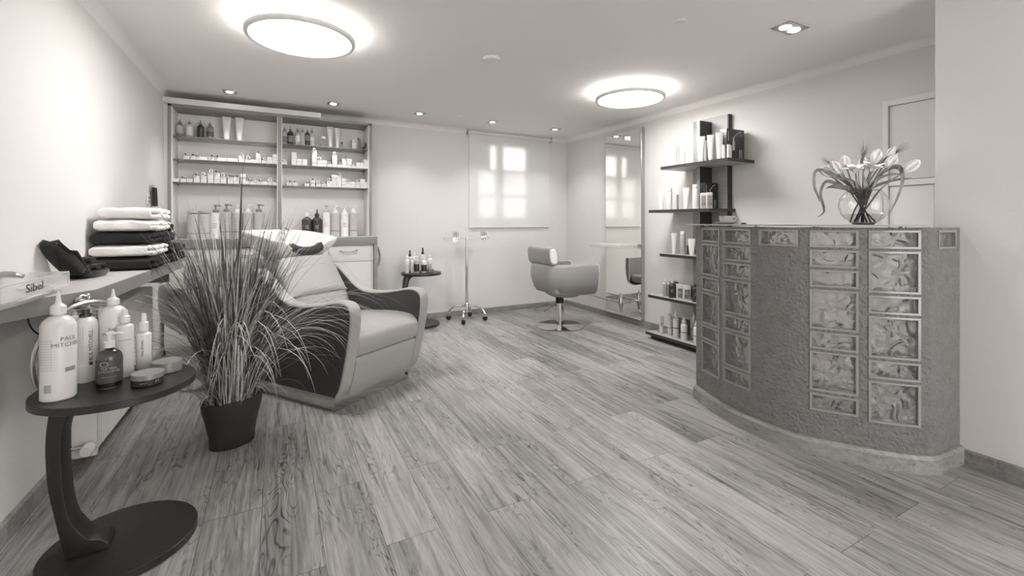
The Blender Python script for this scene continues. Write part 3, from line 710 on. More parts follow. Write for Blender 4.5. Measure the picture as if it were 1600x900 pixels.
b = MB().lathe([(0, 0), (.024, 0), (.028, .008), (.028, .045), (.022, .055), (0, .056)], 20, mtx=T(-.79, ry0-.02, .115) @ R(PI/2, 'X')); b.build('valve_head', 'w', rd)
MB().tube([(-.79, ry0+.005, .115), (-.79, ry0-.02, .115)], .012, 10).tube([(-.79, ry0-.01, .115), (-.86, ry0-.01, .115), (-.898, ry0-.01, .115)], .009, 10).build('valve_pipe', 'chrome', rd)
# wall bracket
wbk = thing('hair_clipper', 'black hair clipper hanging on the left wall above the towels', 'hair clipper', (-.888, 4.62, 1.33))
MB().loft([[(.0+a*.02, c*.03+dy, z) for a, c in ((0, -1), (1, -1), (1.6, 0), (1, 1), (0, 1))] for z, dy in ((0, .02), (.05, .01), (.1, 0), (.15, -.015))]).build('body', 'blackmat', wbk)
MB().box(0, .022, -.05, -.02, .15, .17, .002).build('blade', 'steel', wbk)
wk = thing('wall_socket', 'small white double socket on the left wall beside the clipper', 'socket', (-.8995, 4.50, 1.37))
MB().box(0, .012, -.03, .03, -.03, .05, .002).build('plate', 'w2', wk)
MB().box(.012, .0135, -.012, .012, .015, .035).box(.012, .0135, -.012, .012, -.015, .002).build('outlet', 'black', wk)
cbl = MB().tube(crom([(-.77, 2.19, .865), (-.77, 2.20, .84), (-.76, 2.21, .81), (-.74, 2.23, .78), (-.73, 2.26, .74)], 5), .003, 6).build('cable', 'black')
tag(cbl, 'thin black cable dangling below the near end of the grey counter edge', 'cable')

# ------------------------------------------------------------------ round side tables
TH = .62
def side_table(label, x, y, rz=0):
    t = thing('side_table', label, 'table', (x, y, 0), rz, 'round black side tables')
    MB().lathe([(0, TH-.026), (.224, TH-.026), (.228, TH-.024), (.228, TH-.002), (.226, TH), (0, TH)], 72, c=(0, -.05, 0)).build('tabletop', 'blackwood', t)
    MB().lathe([(0, 0), (.224, 0), (.228, .002), (.228, .026), (.226, .028), (0, .028)], 72).build('base', 'blackwood', t)
    outer = [(-.02, .574), (-.145, .574), (-.178, .55), (-.190, .50), (-.196, .41), (-.190, .29), (-.172, .175), (-.158, .095), (-.145, .027)]
    inner = [(-.03, .027), (-.033, .045), (-.052, .066), (-.085, .078), (-.115, .12), (-.138, .175), (-.152, .285), (-.157, .40), (-.150, .47), (-.125, .535), (-.05, .574)]
    outer = [(x, z*TH/.6 if z > .3 else z) for x, z in outer]; inner = [(x, z*TH/.6 if z > .3 else z) for x, z in inner]
    P = crom(outer[1:], 5)+crom(inner, 5)
    MB().prism(P, -.045, .045, .002, mtx=Matrix(((1, 0, 0, 0), (0, 0, -1, 0), (0, 1, 0, 0), (0, 0, 0, 1)))).build('leg', 'blackwood', t)
    return t
side_table('round black side table nearest the viewer, crowded with styling products', -.500, 2.145)
side_table('round black side table against the back wall behind the shampoo chair', 1.49, 5.12, .05)

# products on the near table; the text faces the viewer
def face(x, y): return math.atan2(-y, -x)+PI/2      # turns -y towards the tripod
zt = TH+.0003
def big_can(name, label, x, y, r, hb, h, cap, style, turn, brand, vertical=False, gro='styling products on the near table'):
    t = bottle(name, label, 'bottle', (x, y, zt), h, r, style, 'w', cap, hb=hb, seg=36, rz=face(x, y)+turn, group=gro)
    return t
t = big_can('mousse_bottle', 'tallest white mousse bottle with pointed nozzle at the near left of the front table', -.632, 2.005, .0445, .275, .352, 'w', 'nozzle', 0, '')
text_mesh('lettering', 'PAUL\nMITCHELL', .019, 'inkm', t, T(.026, 0, .19) @ UP, wrap=.0447)
text_mesh('small_print', '\n'.join(['lorem'[:0]+'| | || | |'] * 0 + ['= = = = =']*12), .0085, 'inkm', t, T(-.032, 0, .15) @ UP, wrap=.0447)
b = MB()
for k in range(7): b.box(-.0006, .0006, -.0003, .0003, 0, .026, mtx=R(-.78+k*.062, 'Z') @ T(0, -.0449, .03))
b.build('barcode', 'inkm', t)
b = MB()
b.lathe([(.0446, 0), (.0450, .001), (.0450, .013), (.0446, .014)], 36, c=(0, 0, .092))
o = b.bm
for f in [f for f in o.faces if not (-.9 < math.atan2(f.calc_center_median().x, -f.calc_center_median().y) < 9 and .35 < math.atan2(f.calc_center_median().x, -f.calc_center_median().y) < 1.0)]: o.faces.remove(f)
for v in [v for v in o.verts if not v.link_faces]: o.verts.remove(v)
b.build('grey_badge', 'label', t)
t = big_can('hairspray_can', 'white hairspray can with black spray head on the near table', -.612, 2.175, .034, .237, .262, 'dk', 'can', 0, '')
text_mesh('lettering', 'PAUL MITCHELL', .0165, 'ink', t, T(.014, 0, .13) @ R(-PI/2, 'Y') @ UP, wrap=.0342)
MB().lathe([(.034, 0), (.0344, 0), (.0344, .012), (.034, .012)], 60, c=(0, 0, .058)).build('cap_line', 'w', t)
text_mesh('small_print', '\n'.join(['= = = = = =']*16), .0075, 'inkm', t, T(-.024, 0, .14) @ UP, wrap=.0342)
b = MB(); b.box(-.005, .005, -.0348, -.0341, .062, .072, mtx=R(.42, 'Z')); b.build('black_square', 'ink', t)
t = big_can('mousse_bottle', 'white mousse bottle with pointed nozzle standing behind the dark label pump bottle', -.545, 2.215, .043, .265, .325, 'w', 'nozzle', 0, '')
text_mesh('lettering', 'PAUL\nMITCHELL', .017, 'inkm', t, T(.006, 0, .17) @ UP, wrap=.0432)
t = bottle('spray_bottle', 'slender translucent spray bottle right behind the dark label pump bottle', 'bottle', (-.500, 2.170, zt), .25, .0265, 'spray', 'w2', 'w', hb=.20, seg=28, rz=face(-.5, 2.27), group='styling products on the near table')
text_mesh('lettering', 'AWAPUHI', .009, 'inkm', t, T(0, 0, .14) @ UP, wrap=.0267)
t = bottle('pump_bottle', 'clear pump bottle with dark rectangular label at the front of the near table', 'bottle', (-.517, 2.062, zt), .190, .036, 'pump', 'clear', 'w', hb=.135, seg=36, rz=face(-.535, 2.135), group='styling products on the near table')
MB().lathe([(.0362, .02), (.0366, .0203), (.0366, .099), (.0362, .0993)], 36).build('dark_label', 'dk2', t)
MB().lathe([(0, .003), (.034, .003), (.0345, .1), (0, .1)], 28).build('liquid', 'g', t)
for s_, z_, sz in (('TEA TREE', .071, .0105), ('LEMON SAGE', .061, .0105)): text_mesh('lettering', s_, sz, 'inkl', t, T(-.002, 0, z_) @ UP, wrap=.0367)
text_mesh('small_print', 'THICKENING SPRAY', .0045, 'inkl', t, T(-.002, 0, .042) @ UP, wrap=.0367)
b = MB()
b.tube([(.011*math.cos(2*PI*k/20), 0, .008*math.sin(2*PI*k/20)) for k in range(20)], .0007, 6, closed=True, mtx=T(-.014, -.0345, .087) @ R(-.4, 'Z')); b.build('oval_emblem', 'inkl', t)
t = bottle('spray_bottle', 'small white spray bottle standing alone at the back of the near table', 'bottle', (-.462, 2.26, zt), .217, .0245, 'spray', 'w', 'w', hb=.145, seg=28, rz=face(-.478, 2.345), group='styling products on the near table')
text_mesh('lettering', 'PAUL MITCHELL', .009, 'ink', t, T(-.004, 0, .085) @ R(-PI/2, 'Y') @ UP, wrap=.0247)
text_mesh('small_print', '= = =\n= = =\n= = =', .005, 'inkm', t, T(.01, 0, .05) @ UP, wrap=.0247)
t = bottle('styling_tin', 'flat tin with black side and grey lid at the table front right', 'tin', (-.405, 2.035, zt), .042, .047, 'tin', 'dk', 'tin', rz=face(-.415, 2.105), group='round hair wax tins')
text_mesh('lettering', 'M', .016, 'inkl', t, T(.028, 0, .014) @ UP, wrap=.0472)
text_mesh('small_print', 'MITCH', .007, 'inkl', t, T(-.012, 0, .013) @ UP, wrap=.0472)
t = bottle('styling_tin', 'flat grey tin with grey lid at the right rim of the near table', 'tin', (-.372, 2.170, zt), .042, .047, 'tin', 'tin', 'tin', rz=face(-.385, 2.245), group='round hair wax tins')
text_mesh('lettering', 'M', .018, 'inkl', t, T(.012, 0, .014) @ UP, wrap=.0472)
text_mesh('small_print', '= =', .01, 'inkl', t, T(.03, 0, .014) @ UP, wrap=.0472)
# products on the far table
far = [(635.8, 393, 423, 7.2, 'spray', 'w', 'w', 'white slim spray bottle, leftmost on the far side table', 5.08), (640.5, 388, 421, 6.8, 'can', 'w', 'dk', 'white can with dark top at the back left of the far side table', 5.20),
       (647.5, 388, 421, 8, 'nozzle', 'w', 'w', 'white nozzle bottle at the back middle of the far side table', 5.22), (644.5, 397, 424.5, 5.4, 'spray', 'w', 'w', 'thin white bottle in front of the nozzle bottle, far side table', 5.06),
       (651.0, 394, 425, 8.6, 'pump', 'g', 'w', 'pale bottle with dark label, left one of two on the far table', 5.03), (660.5, 385, 421, 7.6, 'can', 'w2', 'dk', 'tall pale can with dark spray head on the far side table', 5.20),
       (662.5, 398, 425, 9.0, 'pump', 'w2', 'w', 'pale bottle with dark label, right one of two on the far table', 5.03), (671.8, 394, 423, 8.6, 'nozzle', 'w2', 'w', 'clear white cone topped bottle at the right of the far side table', 5.12)]
for u, v0, v1, wd, st, bm_, cp, lb, Y in far:
    p, t_ = survey(u, v1, Y=Y); h = (v1-v0)*t_/F
    bottle('styling_bottle', lb, 'bottle', (p.x, Y, zt), h, wd*t_/F/2*.97, st, bm_, cp, (.08, .45, 'dk') if 'dark label' in lb else None, h*.72, 'styling products on the far table', seg=16, ink='inkm' if 'dark label' not in lb else None)
p, t_ = survey(673, 424, Y=5.0)
bottle('styling_tin', 'dark flat tin at the right front of the far side table', 'tin', (p.x, 5.01, zt), .04, .038, 'tin', 'gd', 'gd', group='round hair wax tins')

# ------------------------------------------------------------------ grass plant in its pot
pl = thing('potted_grass', 'tall ornamental grass with arching blades in a dark pot', 'plant', (-.205, 2.86, 0), .42)
b = MB(); sq = .72
pr = [(0, 0), (.104, 0), (.108, .004), (.112, .06), (.128, .14), (.145, .205), (.150, .252), (.145, .254), (.141, .25), (.135, .215), (0, .215)]
b.lathe(pr, 56, sy=sq); b.build('pot', 'pot', pl)
MB().lathe([(0, .222), (.06, .224), (.134, .216), (.134, .212), (0, .212)], 32, sy=sq).build('soil', 'soil', pl)
rnd = random.Random(11)
fb = MB()
PLX, PLY, PLR = -.205, 2.86, .42
def blocked(p):
    x = PLX+p.x*math.cos(PLR)-p.y*math.sin(PLR); y = PLY+p.x*math.sin(PLR)+p.y*math.cos(PLR); z = p.z
    if x < -.885: return True
    lx = (x-.62)*.822+(y-3.22)*.57; ly = -(x-.62)*.57+(y-3.22)*.822
    if lx > -.392 and -.2 < ly < .9 and z < .98 and lx < .4: return True
    if abs(lx) < .33 and .66 < ly < 1.25 and z < 1.16: return True
    if x < -.585 and 2.2 < y < 4.1 and .85 < z < 1.30: return True
    if x < -.74 and y > 2.8 and z < .78: return True
    if math.hypot(x+.5, y-2.1) < .25 and z < 1.0: return True
    if math.hypot(x+.4, y-4.1) < .42 and z < .95: return True
    if math.hypot(x+.65, y-2.3) < .2 and .5 < z < .92: return True
    return False
def blade(b, *a):
    for q in range(12):
        if blade_(b, *a): return
        a = list(a); a[1] += rnd.uniform(-.7, .7); a[3] *= .93
def blade_(b, base, az, lean, L_, curl, wd, mname, droop=1.0, kink=None):
    """flat grass blade: starts at base, leans, then bends over"""
    b.m(mname); n = 12; p = Vector(base); th = lean; pts = [p.copy()]; ths = [th]
    d = Vector((math.cos(az), math.sin(az), 0)); side = Vector((-math.sin(az), math.cos(az), 0))
    sw = rnd.uniform(-.25, .25)
    for i in range(n):
        q = (i+1)/n
        th2 = lean+curl*q**1.8*droop
        if kink and q > kink: th2 += 1.1
        th2 = min(th2, 2.7)
        p = p+(d*math.sin(th2)+Vector((0, 0, 1))*math.cos(th2)+side*sw*q*.25)*(L_/n)
        p.z = max(p.z, .02)
        pts.append(p.copy()); ths.append(th2)
        if blocked(p): return False
    A, B, Cc = [], [], []
    for i, (p, t2) in enumerate(zip(pts, ths)):
        q = i/n; ww = wd*(.55+1.2*q*(1-q))*(1-q**5) + .0003
        nrm = d*math.cos(t2)-Vector((0, 0, 1))*math.sin(t2)
        A.append(b.bm.verts.new(p-side*ww)); B.append(b.bm.verts.new(p+nrm*(-ww*.35))); Cc.append(b.bm.verts.new(p+side*ww))
    for i in range(n):
        for X_, Y_ in ((A, B), (B, Cc), (Cc, A)):
            f = b.bm.faces.new((X_[i], Y_[i], Y_[i+1], X_[i+1])); f.material_index = b.mi
    return True
for i in range(430):           # dense upright core
    az = rnd.uniform(0, 2*PI); r_ = .1*math.sqrt(rnd.random()); L_ = rnd.uniform(.5, 1.14)
    blade(fb, (r_*math.cos(az), r_*sq*math.sin(az), .215), az+rnd.uniform(-.8, .8), rnd.uniform(.02, .25), L_, rnd.uniform(.05, .8), rnd.uniform(.0022, .0046), rnd.choice(['leafd', 'leafm', 'leafm', 'leafl']))
for i in range(300):           # arching outer blades
    az = rnd.uniform(0, 2*PI); r_ = .12*math.sqrt(rnd.random()); L_ = rnd.uniform(.6, 1.32)
    blade(fb, (r_*math.cos(az), r_*sq*math.sin(az), .215), az+rnd.uniform(-.5, .5), rnd.uniform(.05, .38), L_, rnd.uniform(1.2, 2.6), rnd.uniform(.0015, .0029), rnd.choice(['leafm', 'leafl', 'leafl', 'leafl']))
for i in range(55):            # low drooping blades
    az = rnd.uniform(0, 2*PI); r_ = .12
    blade(fb, (r_*math.cos(az), r_*sq*math.sin(az), .22), az, rnd.uniform(.3, .7), rnd.uniform(.35, .7), rnd.uniform(1.2, 2.3), rnd.uniform(.0011, .002), rnd.choice(['leafl', 'leafm']))
fb.build('grass_blades', None, pl, smooth=0)
sb = MB()
for az, ln, L_, wd, base in ((.2, .02, 1.32, .011, (.02, 0)), (-.3, .06, 1.0, .005, (-.02, .01)), (-.45, .19, 1.06, .006, (.04, 0)), (-.55, .23, 1.10, .005, (.05, .02)), (-.4, .27, 1.02, .0055, (.06, -.01)), (3.0, .12, .98, .004, (-.05, 0)), (3.3, .03, .8, .005, (-.01, .02)), (-.3, .33, .9, .005, (.06, .0))):
    blade(sb, (base[0], base[1], .215), az, ln, L_, .06, wd*1.5, 'leafd')
sb.build('broad_leaves', None, pl, smooth=0)

# ------------------------------------------------------------------ shampoo armchair
sc_ang = math.atan2(.57, .822)
sc = thing('shampoo_armchair', 'light grey leather salon armchair with charcoal side panels before the basin', 'armchair', (.62, 3.22, 0), sc_ang)
b = MB(); b.box(-.35, .35, .0, .82, 0, .086, .002); b.build('steel_plinth', 'polish', sc)
prof = [(-.03, .088), (-.075, .16), (-.115, .30), (-.150, .46), (-.168, .58), (-.160, .66), (-.115, .698), (-.03, .703), (.08, .682), (.2, .662), (.32, .652), (.43, .662), (.52, .702), (.6, .76), (.69, .825), (.76, .86), (.82, .85), (.84, .7), (.83, .4), (.82, .088)]
P = crom(prof, 4)
YZ = Matrix(((0, 0, 1, 0), (1, 0, 0, 0), (0, 1, 0, 0), (0, 0, 0, 1)))      # polygon (y,z) extruded along x
def inset(P, d):
    n = len(P); A = sum(P[i][0]*P[(i+1) % n][1]-P[(i+1) % n][0]*P[i][1] for i in range(n)); sgn = 1 if A > 0 else -1
    out = []
    for i in range(n):
        a, c = Vector(P[i-1]), Vector(P[(i+1) % n]); t_ = (c-a).normalized(); nn = Vector((-t_.y, t_.x))*sgn
        out.append(tuple(Vector(P[i])+nn*d))
    return out
for x0, x1 in ((-.372, -.285), (.295, .382)):
    arm = MB().prism(P, x0, x1, .014, mtx=YZ, seg=3).build('arm', 'leather', sc)
    Pi = inset(P, .013)
    MB().prism(Pi, x0-.006, x0+.02, .005, mtx=YZ).build('dark_side_panel', 'darkleather', arm)
    MB().prism(Pi, x1-.02, x1+.006, .005, mtx=YZ).build('dark_side_panel', 'darkleather', arm)
def cushion(b, w0, w1, path, th, nx=14, crown=.02, bev=.03):
    """cushion following a (y,z) path, half width w0 at its start and w1 at its end"""
    m_ = len(path); loops = []
    for i, (y, z) in enumerate(path):
        a = Vector(path[max(0, i-1)]); c = Vector(path[min(m_-1, i+1)]); t_ = (c-a).normalized(); nn = Vector((-t_.y, t_.x))
        if nn.x > 0 and abs(nn.x) > abs(nn.y) or nn.y < 0 and abs(nn.y) >= abs(nn.x): nn = -nn
        q = i/(m_-1); e = min(1, math.sin(min(1, q/.12)*PI/2)*.5+.5) * min(1, math.sin(min(1, (1-q)/.12)*PI/2)*.5+.5)
        hw = (w0+(w1-w0)*q); T_ = th*e; lp = []
        n = 36
        for k in range(n):
            an = 2*PI*k/n; cx, sx_ = math.cos(an), math.sin(an)
            X_ = hw*math.copysign(abs(cx)**.35, cx); D_ = T_/2*math.copysign(abs(sx_)**.5, sx_)
            if sx_ > 0: D_ += crown*(1-(X_/hw)**2)*e
            pp = Vector((y, z))+nn*(D_-T_/2)
            lp.append((X_, pp.x, pp.y))
        loops.append(lp)
    b.loft(loops); return b
seat = [(-.135, .37), (-.142, .42), (-.135, .465), (-.11, .50), (-.06, .518), (.02, .522), (.15, .518), (.3, .51), (.45, .497), (.56, .49)]
b = MB(); loops = []
outl = [(-.125, .352), (-.143, .40), (-.146, .445), (-.13, .483), (-.09, .510), (-.03, .522), (.1, .525), (.3, .512), (.5, .495), (.6, .485), (.6, .352)]
O_ = crom(outl, 4)
for x, k in ((-.288, .97), (-.28, .99), (-.2, 1.0), (-.1, 1.006), (0, 1.01), (.1, 1.006), (.2, 1.0), (.285, .99), (.293, .97)):
    cy, cz = .25, .42
    loops.append([(x, cy+(y-cy)*(k if k < 1 else 1), cz+(z-cz)*(k if z > cz else 1)) for y, z in O_])
b.loft(loops); b.build('seat', 'leather', sc)
# front panel (folded leg rest)
fp = [(-.048, .09), (-.075, .15), (-.1, .24), (-.115, .31), (-.11, .338), (-.09, .345), (.05, .345), (.05, .09)]
MB().prism(crom(fp[:6], 4)+fp[6:], -.283, .291, .01, mtx=YZ, seg=3).build('front_panel', 'leather', sc)
MB().box(-.28, .29, 0, .8, .086, .36).build('body', 'darkleather', sc)
b = MB(); cushion(b, .285, .275, crom([(.46, .47), (.50, .52), (.535, .60), (.56, .675)], 5), .13, crown=.02); b.build('lower_backrest', 'leather', sc)
b = MB(); cushion(b, .272, .235, crom([(.548, .665), (.575, .72), (.615, .79), (.66, .87), (.70, .935)], 5), .13, crown=.035); b.build('upper_backrest', 'leather', sc)
MB().box(-.25, .25, .66, .83, .1, .80, .03).build('back_shell', 'leather2', sc)
MB().lathe([(0, 0), (.011, 0), (.011, .004), (.006, .006), (0, .006)], 14, mtx=T(.325, -.0, .045) @ R(PI/2, 'X')).build('bolt', 'black', sc)
# basin on its pedestal
bs = thing('shampoo_basin', 'white ceramic backwash basin with dark neck rest behind the armchair', 'basin', (.62, 3.22, 0), sc_ang)
def rim(sc_, z_, dy=0, flat=0):
    out = []
    base = [(.285, .70, 1.072), (.30, .80, 1.09), (.30, .95, 1.112), (.27, 1.10, 1.128), (.18, 1.20, 1.136), (0, 1.225, 1.138), (-.18, 1.20, 1.136), (-.27, 1.10, 1.128), (-.30, .95, 1.112), (-.30, .80, 1.09), (-.285, .70, 1.072), (-.20, .695, 1.055), (-.115, .71, 1.0), (0, .725, .985), (.115, .71, 1.0), (.20, .695, 1.055)]
    base = crom(base, 4, closed=True)
    cy = .93
    return [(x*sc_, cy+(y-cy)*sc_+dy, z_+(z-1.1)*(1-flat)+1.1-0 if False else (z+z_)*(1-flat)+(1.1+z_)*flat) for x, y, z in base]
b = MB(); b.loft([rim(.30, -.22, .0, 1), rim(.45, -.20, -.02, 1), rim(.62, -.165, -.03, .8), rim(.80, -.105, -.02, .5), rim(.93, -.05, -.008, .2), rim(.985, -.018), rim(1, -.006), rim(.99, .0), rim(.95, -.001), rim(.90, -.02, 0, .1), rim(.80, -.075, .0, .5), rim(.6, -.115, .0, .9), rim(.3, -.13, 0, 1), rim(.05, -.135, 0, 1)])
b.build('bowl', 'ceramic', bs, smooth=60)
b = MB(); pth = crom([(-.118, .708, 1.008), (-.07, .705, .985), (0, .712, .975), (.07, .705, .985), (.118, .708, 1.008)], 5)
b.loft([[(x*1.08, y-.026, z-.028), (x*1.08, y-.034, z+.004), (x*1.08, y-.010, z+.034), (x*1.04, y+.035, z+.026), (x, y+.05, z-.004), (x, y+.02, z-.03)] for k, (x, y, z) in enumerate(pth)]); b.build('neck_rest', 'gel', bs)
b = MB(); b.lathe([(0, 0), (.17, 0), (.175, .01), (.15, .5), (.13, .86), (.14, .895), (0, .895)], 36, c=(0, .99, 0), sy=.75); b.build('pedestal', 'w2', bs)
b = MB(); b.lathe([(0, 0), (.024, 0), (.024, .02), (.014, .025), (.012, .05), (0, .052)], 16, c=(.09, 1.12, 1.085)); b.tube([(.09, 1.12, 1.13), (.07, 1.06, 1.145), (.06, 1.0, 1.13)], .009, 8); b.build('mixer_tap', 'chrome', bs)

# ------------------------------------------------------------------ styling chairs
def styling_chair(label, x, y, rz):
    t = thing('styling_chair', label, 'chair', (x, y, 0), rz, 'styling chairs on round steel bases')
    MB().lathe([(0, 0), (.272, 0), (.277, .003), (.277, .010), (.268, .014), (.06, .018), (.05, .024), (0, .024)], 64).build('round_base', 'polish', t)
    MB().lathe([(.046, .02), (.046, .27), (.03, .275), (0, .275)], 28).build('column', 'chrome', t)
    MB().lathe([(0, .27), (.047, .27), (.047, .335), (.035, .345), (0, .345)], 24).build('collar', 'black', t)
    MB().tube([(0, -.03, .27), (.03, -.06, .25), (.06, -.10, .235), (.075, -.115, .235)], .006, 8).build('pump_lever', 'steel', t)
    MB().tube([(-.03, .03, .27), (-.1, .12, .255), (-.28, .1, .2), (-.25, -.06, .2), (-.04, -.01, .27)], .005, 8).build('wire_pedal', 'steel', t)
    # U-shaped shell
    n = 40; N2 = 12
    def upath(hx, hy, xb):      # from near arm front round the back to far arm front
        pts = [(.33, -hy), (.2, -hy), (.05, -hy-.004), (-.1, -hy+.006), (-.2, -hy+.05), (xb+.02, -hy+.13), (xb, 0), (xb+.02, hy-.13), (-.2, hy-.05), (-.1, hy-.006), (.05, hy+.004), (.2, hy), (.33, hy)]
        return crom(pts, 5)
    outer = upath(.33, .305, -.305); inner = upath(.33, .235, -.22)
    sec = [(1, .395, .55), (1, .43, .86), (1, .50, .97), (1, .60, 1), (1, .70, .985), (1, .722, .965), (.5, .732, .93), (0, .722, 1.03), (0, .60, 1.0), (0, .46, 1.0), (0, .41, .8)]
    loops = []; m_ = len(outer)
    for i in range(m_):
        q = abs(i/(m_-1)-.5)*2     # 1 at the arm fronts, 0 at the back
        lp = []
        for s_, z, k in sec:
            ox, oy = outer[i]; ix, iy = inner[i]
            x_, y_ = (ox, oy) if s_ == 1 else ((ix, iy) if s_ == 0 else ((ox+ix)/2, (oy+iy)/2))
            zz = z
            if z < .6: zz = z+.06*(1-q)**1.5-.035*q*0
            xx = x_*(k if s_ == 1 and x_ < .2 else 1); yy = y_*(k if s_ == 1 else 1)
            if q > .93: zz = zz*1.0+(.56-zz)*.04*((q-.93)/.07)
            lp.append((xx, yy, zz-.03*(1 if z < .5 else 0)))
        loops.append(lp)
    MB().loft(loops).build('shell', 'leather2', t, smooth=60)
    b = MB()
    for i in (0, m_-1): b.tube([Vector(p)+Vector((.001, 0, 0)) for p in loops[i]], .004, 6, closed=True)
    b.build('piping', 'piping', t)
    b = MB(); b.lathe([(0, .336), (.08, .338), (.15, .350), (.195, .375), (.20, .42), (0, .43)], 40, sy=1.15, c=(.05, 0, 0)); b.build('seat_pan', 'leather2', t, smooth=60)
    b = MB(); b.box(-.2, .31, -.225, .225, .40, .50, .035, 4); b.build('seat', 'leather2', t, smooth=60)
    # bolster
    n = 24; lo = []
    for y_, k in ((-.235, .86), (-.232, .94), (-.222, 1), (.222, 1), (.232, .94), (.235, .86)):
        lo.append([(-.235+.058*k*math.copysign(abs(math.cos(a))**.7, math.cos(a))-.10*(.105*k*math.copysign(abs(math.sin(a))**.7, math.sin(a))), y_, .825+.103*k*math.copysign(abs(math.sin(a))**.7, math.sin(a))) for a in [2*PI*q/n for q in range(n)]])
    MB().loft(lo).build('headrest', 'leather2', t, smooth=50)
    for s_ in (-1, 1):
        b = MB(); l_ = [(-.235+.046*math.copysign(abs(math.cos(a))**.7, math.cos(a))-.10*(.085*math.copysign(abs(math.sin(a))**.7, math.sin(a))), .825+.085*math.copysign(abs(math.sin(a))**.7, math.sin(a))) for a in [2*PI*q/n for q in range(n)]]
        b.loft([[(x_, s_*.2345, z_) for x_, z_ in l_], [(-.235+(x_+.235)*.8, s_*.243, .825+(z_-.825)*.88) for x_, z_ in l_]])
        b.build('headrest_end', 'piping', t)
    return t
sch = styling_chair('light grey styling chair on a round steel base before the tall mirror', 2.90, 4.31, .0)
dup(sch, (-.40, 4.10, 0), 1.9, 'light grey styling chair seen from behind through the tall grass')

# ------------------------------------------------------------------ trolley
tl = thing('tool_trolley', 'chrome hairdressing trolley on four castors with clear tray top', 'trolley', (2.07, 5.10, 0))
MB().tube([(0, 0, .13), (0, 0, 1.0)], .0165, 16).build('pole', 'chrome', tl)
MB().lathe([(0, .10), (.03, .10), (.032, .13), (.03, .2), (.02, .215), (0, .215)], 20).build('hub', 'chrome', tl)
for a in (58, 148, 238, -32):
    a = math.radians(a); dx, dy = math.cos(a), math.sin(a)
    lg = MB().tube([(dx*r_, dy*r_, z) for r_, z in crom([(.02, .165), (.08, .175), (.15, .165), (.2, .13), (.225, .085)], 5)], .013, 10).build('leg', 'chrome', tl)
    MB().box(-.012, .012, -.02, .02, .05, .088, .003, mtx=T(dx*.225, dy*.225, 0) @ R(a, 'Z')).build('castor_fork', 'steel', lg)
    MB().lathe([(0, -.018), (.022, -.018), (.029, -.01), (.029, .01), (.022, .018), (0, .018)], 20, mtx=T(dx*.225, dy*.225, .0295) @ R(a+.6, 'Z') @ R(PI/2, 'X')).build('castor_wheel', 'rubber', lg)
b = MB(); pr = crom([(-.3, .0), (-.24, .07), (-.1, .09), (0, .06), (.1, .09), (.24, .07), (.3, 0), (.24, -.07), (.1, -.09), (0, -.06), (-.1, -.09), (-.24, -.07)], 5, closed=True)
b.prism(pr, 1.0, 1.012, .002).build('clear_tray', 'acryl', tl)
k_ = 0
for x in (-.205, -.185, -.16, .16, .18, .205):
    lft = x < 0; k_ += 1
    c = thing('metal_hair_clip', 'silver hair clip on the %s end of the trolley tray, %s' % ('left' if lft else 'right', ['outermost', 'in the middle', 'innermost', 'innermost', 'in the middle', 'outermost'][k_-1]), 'hair clip', (2.07+x, 5.10-.075, 1.013), 0, 'silver clips on the trolley tray')
    h_ = -.075 if lft else -.03; c.scale = (1.4, 1.2, 1.2)
    MB().tube(crom([(0, -.0, .06), (-.006, -.012, .03), (.0, -.022, 0), (.002, -.022, h_)], 4), [.004]*9+[.003]*3+[.001], 6).build('prong', 'steel', c)
    MB().tube(crom([(.010, -.0, .055), (.008, -.016, .028), (-.004, -.027, 0), (.0, -.026, h_)], 4), [.0035]*9+[.003]*3+[.001], 6).build('prong', 'chrome', c)
    MB().tube([(.005+.009*math.cos(a), -.012, .028+.009*math.sin(a)) for a in [2*PI*q/12 for q in range(12)]], .0022, 6, closed=True).build('spring', 'steel', c)

# ------------------------------------------------------------------ tall mirror with ledge and footrest
tm = thing('tall_mirror', 'tall frameless wall mirror reaching nearly from floor to ceiling', 'mirror', (0, 0, 0))
MB().box(3.703, XR-.001, 3.835, 4.462, .072, 2.29, .001).build('edge_board', 'steel', tm)
MB().box(3.699, 3.7025, 3.84, 4.458, .075, 2.287).build('mirror_glass', 'mirror', tm)
b = MB().box(3.655, 3.699, 4.06, 4.09, 2.17, 2.235, .003); b.build('lamp_clip', 'steel', tm)
ld = thing('mirror_ledge', 'pale frosted shelf projecting from the tall mirror', 'shelf', (0, 0, 0))
MB().box(3.389, 3.698, 3.855, 4.40, .905, .945, .004).build('ledge_board', 'frost', ld)
MB().box(3.660, 3.6985, 3.850, 3.855, .903, .947, .001).build('bracket', 'steel', ld)
fr = thing('footrest', 'polished star shaped metal footrest with slender bar at the mirror foot', 'footrest', (3.56, 4.02, .262))
n = 20; lo = []
for z, r_ in ((-.115, .002), (-.10, .012), (-.06, .02), (-.03, .030), (0, .046), (.03, .036), (.06, .022), (.10, .009), (.125, .002)):
    lo.append([(r_*.8*math.cos(2*PI*k/n), r_*math.sin(2*PI*k/n), z) for k in range(n)])
MB().loft(lo).build('star_knob', 'steel', fr)
MB().tube(crom([(0, -.02, 0), (0, .06, 0), (0, .2, .004), (0, .45, .008), (0, .60, .01)], 5), [.03, .026, .022, .019, .017, .015, .0145, .014, .0135, .013, .0125, .012, .0115, .011, .0105, .010, .0095, .009, .008, .005, .002][:21], 12).build('bar', 'steel', fr)
MB().tube(crom([(0, 0, 0), (.05, 0, 0), (.13, 0, 0), (.138, 0, 0)], 4), [.03, .024, .019, .016, .014, .013, .012, .012, .012, .013, .016, .02, .02], 12).build('wall_arm', 'steel', fr)

